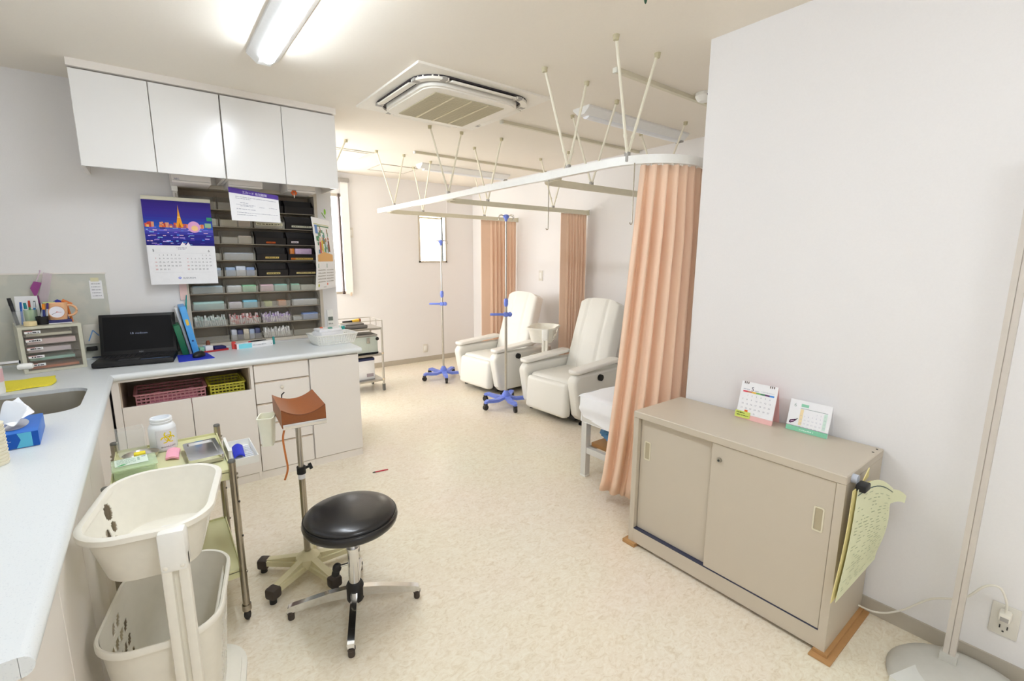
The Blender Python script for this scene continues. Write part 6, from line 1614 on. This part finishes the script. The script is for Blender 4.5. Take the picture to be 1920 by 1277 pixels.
def bagf(u, v):
    a = 2 * PI * u; th = PI * (v - 0.5)
    r = 1 + 0.10 * math.sin(7 * a + 4 * v * 5) * math.cos(th) + 0.08 * math.sin(3 * a - 9 * v)
    return Vector((2.375 + 0.215 * r * math.cos(th) * math.cos(a), 1.825 + 0.13 * r * math.cos(th) * math.sin(a), 0.300 + 0.064 * math.sin(th)))
solo('plastic_bag', B().grid(bagf, 40, 20), BAGB, 'blue plastic bag stuffed on the board under the bed', 'bag', smooth=40)
solo('hanging_leaflet', B().box(1.99, 2.06, 1.372, 1.376, 0.30, 0.50).box(1.985, 1.99, 1.37, 1.378, 0.29, 0.505), flat('leaflet_yellow', (240, 228, 130), 0.6), 'yellow leaflet hung on the far side of steel cabinet', 'leaflet')

# ================================================================== STEEL CART BEHIND THE COUNTER
qx0, qx1, qy0, qy1 = 1.47, 1.90, 4.72, 5.06
t = thing('steel_cart', 'stainless three-shelf cart behind the end of the worktop', 'cart', ((qx0 + qx1) / 2, (qy0 + qy1) / 2, 0), w=True)
for z, nm in ((0.690, 'top_shelf'), (0.410, 'middle_shelf'), (0.130, 'bottom_shelf')):
    part(t, nm, B().rbox(qx0, qx1, qy0, qy1, z - 0.022, z, 0.004), STEEL, 0)
for x in (qx0 + 0.006, qx1 - 0.006):
    for y in (qy0 + 0.006, qy1 - 0.006):
        lg = part(t, 'leg', B().cyl((x, y, 0.07), (x, y, 0.69), 0.011, n=12), STEEL)
        part(lg, 'collar', B().cyl((x, y, 0.405), (x, y, 0.418), 0.0145, n=12).cyl((x, y, 0.120), (x, y, 0.136), 0.0145, n=12), flat('collar_cream', (222, 206, 180), 0.5))
        part(lg, 'caster', B().cyl((x - 0.009, y, 0.024), (x + 0.009, y, 0.024), 0.024, n=16).box(x - 0.013, x + 0.013, y - 0.012, y + 0.012, 0.03, 0.075), flat('caster_grey', (110, 110, 106), 0.4))
rl = B()
for z in (0.765,):
    rl.tube([(qx0, qy0, z), (qx1, qy0, z), (qx1, qy1, z), (qx0, qy1, z)], 0.004, 6, True)
for x, y in ((qx0, qy0), (qx1, qy0), (qx1, qy1), (qx0, qy1), (qx1, (qy0 + qy1) / 2)): rl.cyl((x, y, 0.69), (x, y, 0.765), 0.004, n=6)
part(t, 'guard_rail', rl, STEEL)
solo('flat_device', B().rbox(1.52, 1.76, 4.76, 4.96, 0.6915, 0.722, 0.006).rbox(1.54, 1.73, 4.78, 4.93, 0.722, 0.742, 0.006), flat('device_grey', (120, 116, 112), 0.4), 'flat grey device on the steel cart top', 'device')
t = thing('torch_tool', 'black and yellow hand tool lying on the grey device', 'tool', (1.62, 4.86, 0.7435), math.radians(10))
part(t, 'grip', B().cyl((-0.09, 0, 0.014), (0.01, 0, 0.014), 0.012, n=12), BLACKP)
part(t, 'head', B().cyl((0.01, 0, 0.016), (0.085, 0, 0.018), 0.014, 0.020, n=14), flat('tool_yellow', (236, 190, 60), 0.4))
part(t, 'band', B().cyl((0.085, 0, 0.018), (0.105, 0, 0.018), 0.020, n=14), flat('tool_brown', (150, 70, 40), 0.4))
t = thing('metal_case', 'pale green-grey metal case with latch on the cart middle shelf', 'case', (1.67, 4.88, 0.411), 0)
part(t, 'body', B().rbox(-0.19, 0.19, -0.12, 0.12, 0.0, 0.185, 0.008), flat('case_grey', (196, 206, 198), 0.4))
part(t, 'lid', B().rbox(-0.19, 0.19, -0.122, 0.122, 0.188, 0.205, 0.005), GREY)
part(t, 'latch', B().rbox(0.07, 0.105, -0.128, -0.118, 0.115, 0.175, 0.003), STEEL)
part(t, 'corner_guard', B().ball((0.186, -0.116, 0.155), 0.020, 10, 8).rbox(-0.19, 0.192, -0.124, 0.0, -0.0005, 0.016, 0.004), BLACKP)
t = thing('white_box', 'white carton with navy top band on the cart bottom shelf', 'box', (1.71, 4.88, 0.131), 0)
part(t, 'body', B().rbox(-0.13, 0.11, -0.10, 0.10, 0.0, 0.205, 0.003), PAPER)
part(t, 'top_band', B().rbox(-0.132, 0.112, -0.102, 0.102, 0.205, 0.232, 0.003), flat('navy_band', (50, 56, 96), 0.5))
Ink((-0.13, -0.10, 0), (1, 0, 0), (0, 0, 1), (0, -1, 0)).rect(0.15, 0.225, 0.03, 0.065, (170, 160, 166)).done(t)
solo('teal_pack', B().rbox(1.49, 1.55, 4.70, 4.74, 0.6915, 0.74, 0.004) if False else B().rbox(1.475, 1.515, 4.735, 4.775, 0.6915, 0.735, 0.004), flat('teal', (40, 150, 150), 0.4), 'small teal pack at the cart shelf edge', 'pack')
solo('tape_dispenser', B().rbox(1.50, 1.60, 4.76, 4.86, 0.6165, 0.667, 0.004), flat('disp_grey', (150, 160, 166), 0.4), 'small grey-blue carton on the metal case', 'carton')

# ================================================================== PLATES ON THE WALLS
def plate_y(x0, x1, z0, z1, label, cat, y=YF):
    t = thing('wall_switch' if cat == 'switch' else 'wall_outlet', label, cat, ((x0 + x1) / 2, y, z0), w=True)
    part(t, 'plate', B().rbox(x0, x1, y - 0.008, y, z0, z1, 0.003), PLATE)
    part(t, 'rocker', B().rbox(x0 + 0.012, x1 - 0.012, y - 0.011, y - 0.007, z0 + 0.025, z1 - 0.025, 0.002), WHITEP)
plate_y(1.955, 2.02, 1.655, 1.775, 'pale wall plate high on far wall beside the tall window', 'switch')
plate_y(2.905, 2.975, 0.125, 0.240, 'white wall outlet low on the far wall', 'outlet')
t = thing('wall_switch', 'white call switch plate on wall behind the farther armchair', 'switch', (XA, 4.30, 1.15), w=True)
part(t, 'plate', B().rbox(XA - 0.008, XA, 4.265, 4.335, 1.15, 1.27, 0.003), PLATE)
part(t, 'rocker', B().rbox(XA - 0.012, XA - 0.007, 4.28, 4.32, 1.175, 1.245, 0.002), WHITEP)
